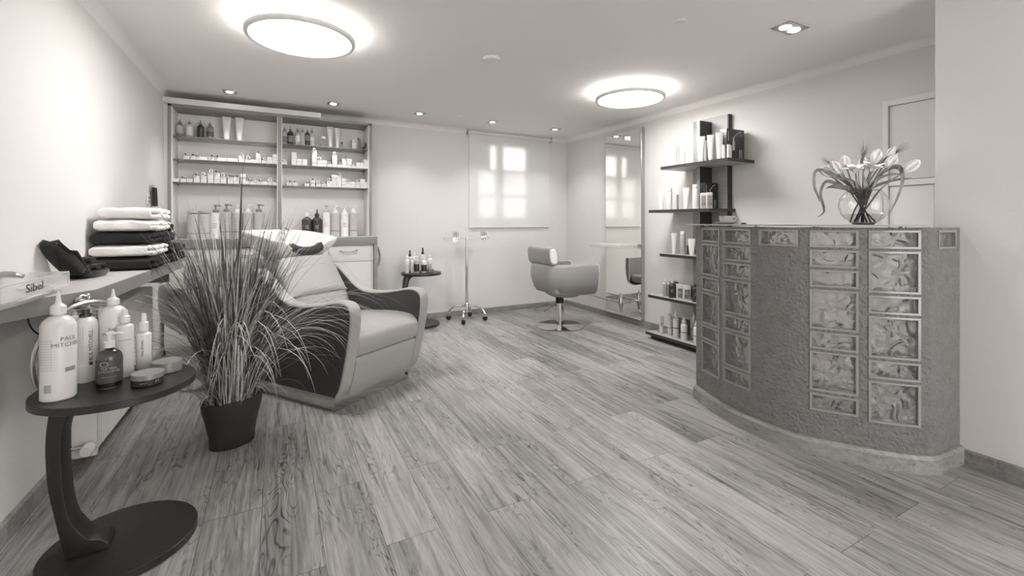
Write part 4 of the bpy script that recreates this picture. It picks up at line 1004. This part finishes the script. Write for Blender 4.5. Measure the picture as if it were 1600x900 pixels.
# ------------------------------------------------------------------ wall shelf unit on the right
su = thing('display_shelf', 'tall wall display with five dark edged shelves on the right wall', 'shelf', (0, 0, 0))
b = MB().m('panelwood'); b.box(3.70, XR-.001, 2.735, 3.12, .02, 2.20); b.m('cable').box(3.70, XR-.001, 2.722, 2.735, .02, 2.20); b.build('back_panel', None, su)
b = MB().m('dk'); b.box(3.532, 3.699, 2.90, 2.93, .0, 2.155); b.m('panelwood').box(3.529, 3.532, 2.90, 2.93, .0, 2.155); b.build('upright', None, su)
shelves = {1: (1.748, 2.507, 3.25), 2: (1.322, 2.69, 3.41), 3: (.886, 2.46, 3.26), 4: (.455, 2.64, 3.42), 5: (.070, 2.46, 3.455)}
for k, (z, ya, yb) in shelves.items():
    b = MB().m('shelfgrey').box(3.396, XR-.001, ya, yb, z-.027, z); b.m('cable'); b.box(3.392, 3.396, ya-.003, yb+.003, z-.0275, z+.0005).box(3.396, XR-.001, ya-.003, ya, z-.0275, z+.0005).box(3.396, XR-.001, yb, yb+.003, z-.0275, z+.0005)
    b.build('shelf_board', None, su)
MB().box(3.43, 3.70, 2.5, 3.42, .0, .043).build('base_block', 'black', su)
def on_shelf(k, u, v0, v1, wpx, style, bm_, cap, label, X=3.47, lab=None, hb=.76, name='bottle', cat='bottle', ink=None):
    z, ya, yb = shelves[k]; p, t_ = survey(u, v1, X=X); h = (v1-v0)*t_/F; p.y = max(ya+.03, min(yb-.03, p.y))
    return bottle(name, label, cat, (X, p.y, z+.0008), h, wpx*t_/F/2*.93, style, bm_, cap, lab, hb*h, 'products on the right wall display', rz=face(X, p.y), ink=ink)
for u, v0, v1, wd, X, st, lb in ((1051.5, 217, 254.5, 10.5, 3.47, 'tube', 'white squeeze tube, leftmost on the top display shelf'), (1059.3, 220, 253.6, 4.5, 3.53, 'cyl', 'slim white bottle behind the leftmost squeeze tubes, top display shelf'),
                                 (1067, 214.5, 252.4, 11, 3.47, 'tube', 'white squeeze tube, second from left on the top display shelf'), (1095.5, 208.5, 249, 13.5, 3.46, 'tube', 'white squeeze tube on the top display shelf before the dark upright'),
                                 (1102.8, 213, 248, 4.5, 3.52, 'cyl', 'slim white bottle between two squeeze tubes, top display shelf'), (1110.4, 206, 246.8, 12, 3.46, 'tube', 'white squeeze tube right of the dark upright, top display shelf'),
                                 (1124.4, 203, 245.5, 12.5, 3.46, 'tube', 'tallest white squeeze tube, rightmost on the top display shelf'), (1131, 221, 243.4, 5.6, 3.47, 'cyl', 'short white bottle beside the tallest squeeze tube, top display shelf'),
                                 (1141.3, 222, 243.6, 5.6, 3.45, 'cyl', 'short white bottle in front of the black carton, top display shelf'), (1147, 223, 243.6, 4.8, 3.47, 'cyl', 'short pale vial beside the black carton front, top display shelf')):
    on_shelf(1, u, v0, v1, wd, st, 'w', 'w', lb, X, name='squeeze_tube' if st == 'tube' else 'bottle', cat='tube' if st == 'tube' else 'bottle', hb=.8)
def black_carton(k, label, x, y, w_, d_, h_, rz):
    z = shelves[k][0]; t = thing('device_carton', label, 'carton', (x, y, z+.0008), rz, 'black cartons with a picture of a glass device')
    MB().box(-w_/2, w_/2, 0, d_, 0, h_, .0015).build('box', 'dk', t)
    b = MB().tube([(-w_*.12, -.001, h_*.72), (w_*.10, -.001, h_*.88), (w_*.30, -.001, h_*.93)], .003, 6).box(-w_*.16, -w_*.08, -.0012, 0, h_*.60, h_*.74).box(-w_*.18, -w_*.05, -.0012, 0, h_*.3, h_*.6)
    b.build('printed_picture', 'g', t)
    text_mesh('lettering', 'STYLING', .022*h_/.26, 'inkl', t, T(w_*.24, -.0008, h_*.17) @ R(-PI/2, 'Y') @ UP)
    b = MB().box(w_*.28, w_*.34, -.001, 0, h_*.80, h_*.82); b.box(-w_*.42, -w_*.40, -.001, 0, h_*.60, h_*.92); b.box(w_*.33, w_*.35, -.001, 0, h_*.05, h_*.35); b.build('small_print', 'inkl', t)
    return t
black_carton(1, 'black carton with pictured glass device at the right end of the top display shelf', 3.595, 2.575, .23, .07, .270, -.02)
black_carton(2, 'black carton with pictured glass device on the second display shelf', 3.607, 2.832, .172, .06, .245, 0)
on_shelf(2, 1033, 294, 324.5, 10, 'tube', 'w', 'w', 'white squeeze tube, leftmost on the second display shelf', name='squeeze_tube', cat='tube')
on_shelf(2, 1045.5, 290, 324.5, 10, 'cyl', 'w', 'w', 'white round bottle, second from left on the second display shelf', hb=.85)
on_shelf(2, 1058.7, 301, 324, 3.6, 'cyl', 'gd', 'gd', 'slim grey vial between white tubes on the second display shelf', hb=.8)
on_shelf(2, 1072, 290, 323.5, 11, 'tube', 'w2', 'w', 'pale squeeze tube beside the tall cylinder on the second display shelf', name='squeeze_tube', cat='tube')
on_shelf(2, 1086.7, 286, 324, 9.5, 'cyl', 'w', 'w', 'tall white cylinder bottle before the dark upright, second display shelf', hb=.88)
for k, (u, y_) in enumerate(((1097, 2.885), (1107.8, 2.80), (1115.5, 2.735))):
    z = shelves[2][0]; t = thing('product_carton', 'white and dark printed carton, %s of three before the black carton' % ['left', 'middle', 'right'][k], 'carton', (3.46, y_, z+.0008), face(3.46, y_)+.15, 'printed cartons on the second display shelf')
    MB().box(-.023, .023, 0, .045, 0, .145, .001).build('box', 'w2', t)
    MB().box(-.020, .020, -.0008, 0, .005, .12).build('dark_print', 'carton2', t)
    text_mesh('lettering', 'CR', .03, 'ink', t, T(0, -.0012, .04) @ UP)
    MB().tube([(.0, .01, .145), (.004, .01, .156), (.014, .012, .156), (.016, .012, .145)], .0025, 6).build('hang_tab', 'dk', t)
on_shelf(3, 1053.3, 361.5, 394, 9.6, 'tube', 'w2', 'w', 'pale squeeze tube, leftmost on the third display shelf', name='squeeze_tube', cat='tube')
on_shelf(3, 1066.7, 358.5, 395, 8.6, 'cyl', 'g', 'w2', 'tall grey bottle with pale cap on the third display shelf', hb=.85)
on_shelf(3, 1080.7, 370.5, 396.3, 12, 'tube', 'w', 'w', 'white squeeze tube right of the tall grey bottle, third display shelf', name='squeeze_tube', cat='tube')
tag(MB().box(-.03, .03, 0, .05, 0, .085, .001).build('grey_carton', 'carton2', loc=(3.58, 3.07, .8868)), 'small grey carton at the back of the third display shelf', 'carton')
on_shelf(3, 1097.5, 361, 397.5, 9, 'tube', 'w', 'w', 'white squeeze tube cut off by the glass block counter, third display shelf', name='squeeze_tube', cat='tube')
on_shelf(4, 1039, 433, 460.5, 9, 'nozzle', 'g', 'w2', 'grey nozzle bottle, leftmost on the fourth display shelf', hb=.78)
on_shelf(4, 1050.6, 435.5, 463.4, 13, 'pump', 'dk', 'w', 'dark round bottle with white cap on the fourth display shelf', hb=.8, ink='inkl')
def small_box(k, u, v0, v1, wpx, label, mn, X=3.47):
    z = shelves[k][0]; p, t_ = survey(u, v1, X=X); h = (v1-v0)*t_/F; w_ = wpx*t_/F
    t = thing('product_carton', label, 'carton', (X, p.y, z+.0008), face(X, p.y)+.25, 'cartons on the right wall display')
    MB().box(-w_/2, w_/2, 0, w_*.8, 0, h, .001).build('box', mn, t)
    MB().box(-w_*.4, w_*.4, -.0008, 0, h*.08, h*.72).build('label', 'gd' if mn == 'w2' else 'dk', t)
    MB().box(-w_*.3, w_*.3, -.0014, -.0008, h*.4, h*.44).box(-w_*.3, w_*.1, -.0014, -.0008, h*.5, h*.53).build('print', 'inkl', t)
small_box(4, 1062.8, 442.5, 465, 9, 'white topped carton with grey label, left one of two, fourth display shelf', 'w2')
small_box(4, 1074, 444.5, 467.5, 10.5, 'white topped carton with grey label, right one of two, fourth display shelf', 'w2')
small_box(4, 1054, 432, 452, 12, 'dark carton behind the dark round bottle, fourth display shelf', 'gd', 3.63)
small_box(4, 1076, 436, 454, 12, 'dark carton behind the white topped cartons, fourth display shelf', 'gd', 3.62)
on_shelf(4, 1086.8, 441.5, 470.5, 10.5, 'nozzle', 'dk', 'dk', 'dark bottle with printed label near the counter, fourth display shelf', hb=.82, ink='inkl')
on_shelf(4, 1097, 442, 472.5, 10, 'nozzle', 'dk', 'dk', 'dark bottle partly hidden by the counter, fourth display shelf', hb=.82, ink='inkl')
Zs = shelves[5][0]
for u, v0, v1, wd, X, st, lb in ((1033.5, 499, 525, 9, 3.48, 'tube', 'small white squeeze tube, leftmost on the bottom display shelf'), (1047, 499, 530.5, 7, 3.50, 'cyl', 'slim white bottle with dark band, second on the bottom display shelf'),
                                 (1056.5, 492, 533.5, 10, 3.48, 'spray', 'tallest white spray bottle on the bottom display shelf'), (1068.7, 502, 537, 10.5, 3.46, 'spray', 'white spray bottle right of the tallest one, bottom display shelf'),
                                 (1084, 493, 533, 9, 3.60, 'spray', 'white bottle at the back right of the bottom display shelf'), (1088.5, 506, 542.5, 10.5, 3.45, 'spray', 'white spray bottle next to the counter, bottom display shelf')):
    on_shelf(5, u, v0, v1, wd, st, 'w', 'w', lb, X, lab=(.34, .37, 'ink') if st != 'tube' else None, name='squeeze_tube' if st == 'tube' else 'bottle', cat='tube' if st == 'tube' else 'bottle', hb=.74, ink='ink' if st == 'tube' else None)
for k, (y_, s_) in enumerate(((3.27, 'left'), (3.16, 'right'))):
    tag(MB().box(0, .05, 0, .075, 0, .15, .001).build('grey_carton', 'carton2', loc=(3.62, y_-.03, Zs+.001)), 'grey carton at the back of the bottom display shelf, %s one' % s_, 'carton')

# ------------------------------------------------------------------ glass block counter
cp = [(2.545, 2.12), (2.455, 1.88), (2.415, 1.67), (2.43, 1.40), (2.565, 1.17), (2.665, 1.045), (2.757, .955)]
cv = crom(cp, 40)
for k in range(1, 21): cv.append((2.757+(3.029-2.757)*k/20, .955+(.935-.955)*k/20))
Sx = [0]
for a, c in zip(cv, cv[1:]): Sx.append(Sx[-1]+math.dist(a, c))
STOT = Sx[-1]; SC = Sx[-21]
def at_s(s_):
    s_ = max(0, min(STOT, s_))
    for i in range(len(Sx)-1):
        if Sx[i+1] >= s_: break
    q = (s_-Sx[i])/(Sx[i+1]-Sx[i]+1e-9); return Vector((cv[i][0]+(cv[i+1][0]-cv[i][0])*q, cv[i][1]+(cv[i+1][1]-cv[i][1])*q))
def nrm(s_, e=.03):
    a, c = at_s(max(0, s_-e)), at_s(min(STOT, s_+e)); d = (c-a).normalized(); return Vector((d.y, -d.x))    # towards the room
H2 = 1.172
cols = [(.078, .274, 'fhfhfh'[0:0]+'hfhfhf'), (.306, .508, 'hhhfhfh'), (.556, .762, 'h'), (.811, 1.016, 'hhhfhfh'), (1.054, 1.262, 'hfhfhf'), (1.368, 1.532, 'h')]
cn = thing('glass_block_counter', 'curved rough grey reception counter inset with wavy glass blocks', 'counter', (0, 0, 0))
spans = []
for s0, s1, code in cols:
    z = 1.160; rows_ = []
    for ch in code:
        hh = .09 if ch == 'h' else .205
        rows_.append((z-hh, z)); z -= hh+.012
    spans.append((s0, s1, rows_))
body = MB()
brk = sorted(set([0, STOT, SC]+[x for s0, s1, _ in spans for x in (s0, s1)]))
segs = []
for a, c in zip(brk, brk[1:]):
    m_ = max(1, int(round((c-a)/.035)))
    for k in range(m_): segs.append((a+(c-a)*k/m_, a+(c-a)*(k+1)/m_))
TK = .105
def wedge(b, s0, s1, z0, z1, o0, o1):
    """piece of the curved wall between arc lengths, o = offset from the face (positive towards the room)"""
    n0, n1 = nrm(s0), nrm(s1); a, c = at_s(s0), at_s(s1)
    q = [a+n0*o1, c+n1*o1, c+n1*o0, a+n0*o0]
    b.loft([[(p.x, p.y, z0) for p in q], [(p.x, p.y, z1) for p in q]])
# one watertight-looking skin: front, back, and reveals around the openings
def solid_spans(s):
    for s0, s1, rows_ in spans:
        if s0 < s < s1:
            out = []; z = H2
            for za, zb in rows_: out.append((zb, z)); z = za
            out.append((.0, z)); return out
    return [(0, H2)]
zs = sorted(set([0, H2]+[z for _, _, r_ in spans for q in r_ for z in q])); sv = [segs[0][0]]+[q[1] for q in segs]
def is_solid(i, j):
    if i < 0 or j < 0 or i >= len(sv)-1 or j >= len(zs)-1: return False
    zm = (zs[j]+zs[j+1])/2
    return any(a < zm < c for a, c in solid_spans((sv[i]+sv[i+1])/2))
gv = {}
def gvert(i, j, side):
    if (i, j, side) not in gv:
        p = at_s(sv[i])-nrm(sv[i])*(TK if side else 0); gv[(i, j, side)] = body.bm.verts.new((p.x, p.y, zs[j]))
    return gv[(i, j, side)]
for i in range(len(sv)-1):
    for j in range(len(zs)-1):
        if not is_solid(i, j): continue
        Q = lambda *c: body.bm.faces.new([gvert(*x) for x in c])
        Q((i, j, 0), (i, j+1, 0), (i+1, j+1, 0), (i+1, j, 0)); Q((i, j, 1), (i+1, j, 1), (i+1, j+1, 1), (i, j+1, 1))
        if not is_solid(i-1, j): Q((i, j, 0), (i, j, 1), (i, j+1, 1), (i, j+1, 0))
        if not is_solid(i+1, j): Q((i+1, j, 0), (i+1, j+1, 0), (i+1, j+1, 1), (i+1, j, 1))
        if not is_solid(i, j-1): Q((i, j, 0), (i+1, j, 0), (i+1, j, 1), (i, j, 1))
        if not is_solid(i, j+1): Q((i, j+1, 0), (i, j+1, 1), (i+1, j+1, 1), (i+1, j+1, 0))
bmesh.ops.recalc_face_normals(body.bm, faces=body.bm.faces)
bo = body.build('stucco_wall', 'stucco', cn, smooth=40)
# glass blocks
for ci, (s0, s1, rows_) in enumerate(spans):
    for (za, zb) in rows_:
        g = MB(); e = .0005; m_ = 6
        # glass body with a slightly recessed, rippled front
        g.m('block'); cols_s = [s0+.012+(s1-s0-.024)*k/m_ for k in range(m_+1)]
        fr_, bk_ = [], []
        n = len(cols_s)
        for grp in ((-.008, -.024), (-TK+.028, -TK+.012)):
            o1, o0 = grp
            lo = []
            for s_ in cols_s:
                p, nn = at_s(s_), nrm(s_)
                A = p+nn*o1; B = p+nn*o0
                lo.append([(A.x, A.y, za+.011), (A.x, A.y, zb-.011), (B.x, B.y, zb-.011), (B.x, B.y, za+.011)])
            g.loft(lo)
        g.m('blockrim')
        for (sa, sb_, z0_, z1_) in ((s0, s1, za, za+.011), (s0, s1, zb-.011, zb), ):
            mm = 4
            lo = []
            for k in range(mm+1):
                s_ = sa+e+(sb_-sa-2*e)*k/mm; p, nn = at_s(s_), nrm(s_); A = p+nn*.004; B = p-nn*(TK+.002)
                lo.append([(A.x, A.y, z0_+e), (A.x, A.y, z1_-e), (B.x, B.y, z1_-e), (B.x, B.y, z0_+e)])
            g.loft(lo)
        for sa, sb_ in ((s0, s0+.012), (s1-.012, s1)):
            lo = []
            for s_ in (sa+e, sb_-e):
                p, nn = at_s(s_), nrm(s_); A = p+nn*.004; B = p-nn*(TK+.002)
                lo.append([(A.x, A.y, za+.011), (A.x, A.y, zb-.011), (B.x, B.y, zb-.011), (B.x, B.y, za+.011)])
            g.loft(lo)
        g.build('glass_block', None, cn, smooth=30)
# wooden plinth
pb = MB(); lo = []; SS = [STOT*k/70 for k in range(71)]
def off(s_, o):
    return at_s(s_)+nrm(s_, .02)*o
P0 = []
for k, s_ in enumerate(SS):
    if abs(s_-SC) < .022: continue
    p = off(s_, .022); q = off(s_, .014); r_ = off(s_, .0005)
    lo.append((p, q, r_))
crn = at_s(SC); 
lop = []
for p, q, r_ in lo: lop.append([(p.x, p.y, 0), (p.x, p.y, .070), (q.x, q.y, .086), (r_.x, r_.y, .088), (r_.x, r_.y, 0)])
# square corner of the plinth
ci_ = min(range(len(lop)), key=lambda i: abs(lop[i][0][0]-crn.x)+abs(lop[i][0][1]-crn.y))
pb.loft(lop); pb.build('wooden_plinth', 'plinth', cn, smooth=25)
# glass plates on top
def plate(label, s0, s1, over0, over1, dep, fo):
    a, c = at_s(s0), at_s(s1); d = (c-a).normalized(); nn = Vector((d.y, -d.x))
    a2 = a-d*over0+nn*fo; c2 = c+d*over1+nn*fo; q = [a2, c2, c2-nn*dep, a2-nn*dep]
    t = thing('glass_plate', label, 'glass plate', (0, 0, 0))
    MB().prism([(p.x, p.y) for p in q], H2+.006, H2+.014, .001).build('glass_sheet', 'glassplate', t)
    b = MB()
    for s_ in (s0+.05, s1-.05):
        p = off(s_, -.05); b.lathe([(0, H2+.0002), (.014, H2+.0002), (.014, H2+.0058), (0, H2+.0058)], 14, c=(p.x, p.y, 0))
    b.build('spacer', 'steel', t)
M['glassplate'] = mat('pale glass plate', 205, .12, trans=.35, ior=1.3)
plate('glass plate on the far left end of the block counter under the coffee cup', .0, .56, .07, .02, .26, .03)
plate('glass plate on the right part of the block counter under the vase', .79, 1.26, .02, .02, .27, .045)
ztop = H2+.0143
cc = thing('saucer', 'small grey saucer on the left glass plate under the cup', 'saucer', (2.60, 1.93, ztop))
MB().lathe([(0, 0), (.035, 0), (.045, .004), (.066, .013), (.067, .015), (.044, .007), (0, .005)], 36).build('dish', 'porc', cc)
cu_ = thing('coffee_cup', 'small grey coffee cup with handle standing on the saucer', 'cup', (2.60, 1.93, ztop+.0057), -.45)
MB().lathe([(0, 0), (.026, 0), (.030, .004), (.040, .02), (.044, .048), (.042, .048), (.037, .02), (.026, .006), (0, .005)], 36).build('bowl', 'porc', cu_)
MB().tube(crom([(.041, 0, .04), (.058, 0, .042), (.064, 0, .028), (.054, 0, .014), (.037, 0, .014)], 4), .0035, 8).build('handle', 'porc', cu_)
tag(MB().lathe([(0, 0), (.016, 0), (.018, .004), (.01, .009), (0, .01)], 20, c=(0, 0, 0)).build('dark_sweet', 'black', loc=(2.655, 1.845, ztop+.0003)), 'little dark round sweet on the glass plate beside the saucer', 'sweet')

# ------------------------------------------------------------------ vase with flowers
vx, vy = 2.725, 1.215; vz = ztop+.0004
va = thing('glass_vase', 'round clear glass bowl vase holding white flowers on the counter', 'vase', (vx, vy, vz))
rv = .108
outp = [(0, 0), (.045, 0)]+[(rv*math.sin(a), rv-.008-rv*.96*math.cos(a)) for a in [.5+k*(2.50-.5)/22 for k in range(23)]]
inn = [(r_-.003 if r_ > .05 else r_-.003, z+.001) for r_, z in outp[::-1][:-1]]
inn = [(max(r_-.003, 0), z if z > .01 else .005) for r_, z in outp[::-1] if r_ > .04]+[(0, .006)]
MB().lathe(outp+inn, 48).build('glass_bowl', 'clear', va, smooth=60)
wl = [(0, .0065)]+[(max(r_-.0034, 0), max(z, .0066)) for r_, z in outp[2:] if z < .062]
MB().lathe(wl+[(0, wl[-1][1])], 40).build('water', 'water', va, smooth=60)
rnd = random.Random(5)
neck = Vector((0, 0, .185))
fl = [(-.150, .02, .262, 'tulip', -.9), (-.105, -.01, .275, 'tulip', -.5), (-.075, .03, .30, 'tulip', -.2), (-.035, -.02, .272, 'star', 0), (.035, -.04, .275, 'star', .2), (.045, .02, .32, 'tulip', .1), (.10, .0, .285, 'tulip', .4),
      (.105, .03, .33, 'tulip', .5), (.175, -.02, .265, 'tulip', 1.2), (.0, .06, .29, 'tulip', -.1), (-.12, .07, .28, 'tulip', -.6), (.07, .07, .30, 'star', .3)]
ca, sa = math.cos(YAW+.65), math.sin(YAW+.65)
def VW(x, y, z):        # bouquet frame: x across the room's diagonal, y away
    return Vector((x*ca+y*sa, -x*sa+y*ca, z))
for i, (x, y, z, kind, tl_) in enumerate(fl):
    posn = ['leftmost', 'second from left', 'high on the left', 'open bloom left of centre', 'open bloom at the centre front', 'raised at the centre', 'right of the centre bloom', 'highest on the right', 'rightmost', 'deep in the middle back', 'at the back left', 'open bloom at the back right'][i]
    t = thing('white_flower', 'white flower with green grey stem in the glass vase, ' + posn, 'flower', (vx, vy, vz))
    tip = VW(x*.92, y, z); bot = VW(-x*.30+rnd.uniform(-.03, .03), -y*.5+rnd.uniform(-.03, .03), .012)
    r_ = math.hypot(bot.x, bot.y)
    mid = Vector((tip.x*.34+rnd.uniform(-.012, .012), tip.y*.3+rnd.uniform(-.02, .02), .172)); low = bot.lerp(mid, .5)+Vector((rnd.uniform(-.012, .012), rnd.uniform(-.012, .012), 0))
    MB().tube(crom([tuple(bot), tuple(low), tuple(mid), tuple((mid+tip)/2+Vector((0, 0, .006))), tuple(tip)], 5), .0036, 7).build('stem', 'stem', t)
    ax = (tip-mid).normalized(); a1 = ax.cross(Vector((0, 1, .1))).normalized(); a2 = ax.cross(a1)
    Mx = Matrix((( a1.x, a2.x, ax.x, tip.x), (a1.y, a2.y, ax.y, tip.y), (a1.z, a2.z, ax.z, tip.z), (0, 0, 0, 1)))
    b = MB(); spread = .95 if kind == 'star' else .42; Lp = .066
    for k in range(6):
        az = k*PI/3+rnd.uniform(-.15, .15); op = spread*(1 if k % 2 else .8); n = 7; A, B, D2 = [], [], []
        lo = []
        for j in range(n+1):
            q = j/n; th = op*(.5+.8*q)*(1 if kind == 'star' else (1.6-1.5*q)); 
            rr = Lp*q*math.sin(th)+.004; zz = Lp*q*math.cos(th)*1.15; ww = .021*math.sin(PI*min(1, q*.9+.1))**.7+.001
            c, s_ = math.cos(az), math.sin(az)
            lo.append([(rr*c-s_*ww, rr*s_+c*ww, zz+.002), (rr*c*.97, rr*s_*.97, zz-.003), (rr*c+s_*ww, rr*s_-c*ww, zz+.002), (rr*c, rr*s_, zz-.0015)])
        b.loft(lo, mtx=Mx)
    b.build('petals', 'petal', t)
def leaf(b, pts, wd):
    P_ = crom(pts, 5); n = len(P_); lo = []
    for i, p in enumerate(P_):
        q = i/(n-1); a = Vector(P_[max(0, i-1)]); c = Vector(P_[min(n-1, i+1)]); d = (c-a).normalized(); s_ = d.cross(Vector((.3, .8, .3))).normalized(); ww = wd*math.sin(PI*min(.97, q*.93+.05))+.0006; u_ = d.cross(s_)*.0012
        p = Vector(p); lo.append([p-s_*ww, p+u_, p+s_*ww, p-u_])
    b.loft(lo)
lv = thing('long_leaf_spray', 'long drooping dark leaves hanging over both sides of the glass vase', 'leaves', (vx, vy, vz))
b = MB()
for pts, wd in (([(0, 0, .15), (-.10, 0, .25), (-.20, 0, .30), (-.215, 0, .22), (-.195, 0, .15), (-.19, 0, .12)], .009), ([(0, 0, .15), (-.1, .01, .21), (-.16, 0, .235), (-.185, 0, .17), (-.17, 0, .09), (-.175, 0, .06), (-.20, 0, .04)], .009),
                ([(0, 0, .15), (.08, 0, .27), (.14, -.01, .29), (.155, 0, .22), (.13, 0, .12), (.10, 0, .05)], .012), ([(0, 0, .14), (-.06, -.02, .19), (-.13, -.02, .205), (-.16, -.02, .195)], .013),
                ([(0, 0, .14), (.03, -.03, .21), (.09, -.03, .25), (.16, -.03, .255)], .010), ([(0, 0, .14), (-.03, -.03, .2), (-.06, -.03, .235), (-.13, -.03, .25)], .012), ([(0, 0, .14), (.01, -.04, .20), (.0, -.05, .26)], .012),
                ([(0, 0, .14), (.05, 0, .2), (.12, 0, .225), (.19, 0, .235)], .009), ([(0, 0, .13), (-.02, -.03, .19), (-.035, -.04, .245)], .012), ([(0, 0, .13), (.04, -.03, .19), (.055, -.03, .25)], .011), ([(0, 0, .13), (-.04, .01, .17), (-.08, .01, .2), (-.12, .02, .24)], .011)):
    dx0 = pts[1][0]*.25; pts = [(dx0*.3, pts[0][1]-.01, .10), (dx0, pts[0][1], .16)]+list(pts[1:])
    leaf(b, [tuple(VW(x, y, z)) for x, y, z in pts], wd)
b.build('leaves', 'stem', lv)
for k, (pts, pos) in enumerate((([(0, 0, .15), (-.06, 0, .22), (-.09, 0, .285)], 'leaning left'), ([(0, 0, .15), (.03, .02, .26), (.08, .02, .33)], 'leaning right at the top'), ([(0, 0, .15), (-.02, .03, .25), (-.01, .03, .32)], 'standing upright behind the blooms'))):
    t = thing('bearded_grass_ear', 'feathery bearded grass ear in the vase, ' + pos, 'grass ear', (vx, vy, vz))
    P_ = [VW(*p) for p in pts]; MB().tube(crom([tuple(p) for p in P_], 5), .002, 6).build('stalk', 'stem', t)
    d = (P_[-1]-P_[-2]).normalized(); d = (d+VW((-.9, .8, .1)[k], 0, .15)).normalized(); b = MB(); e0 = P_[-1]; e1 = e0+d*.05
    b.tube([e0, e0+d*.015, e0+d*.035, e1], [.003, .007, .006, .002], 8)
    for j in range(34):
        q = rnd.random(); s0 = e0+d*.05*q; dd = (d+Vector((rnd.uniform(-.35, .35), rnd.uniform(-.35, .35), rnd.uniform(-.2, .4)))).normalized()
        b.tube([s0, s0+dd*.045, s0+dd*.085], [.0007, .0005, .0002], 3)
    b.build('ear', 'leafm', t)
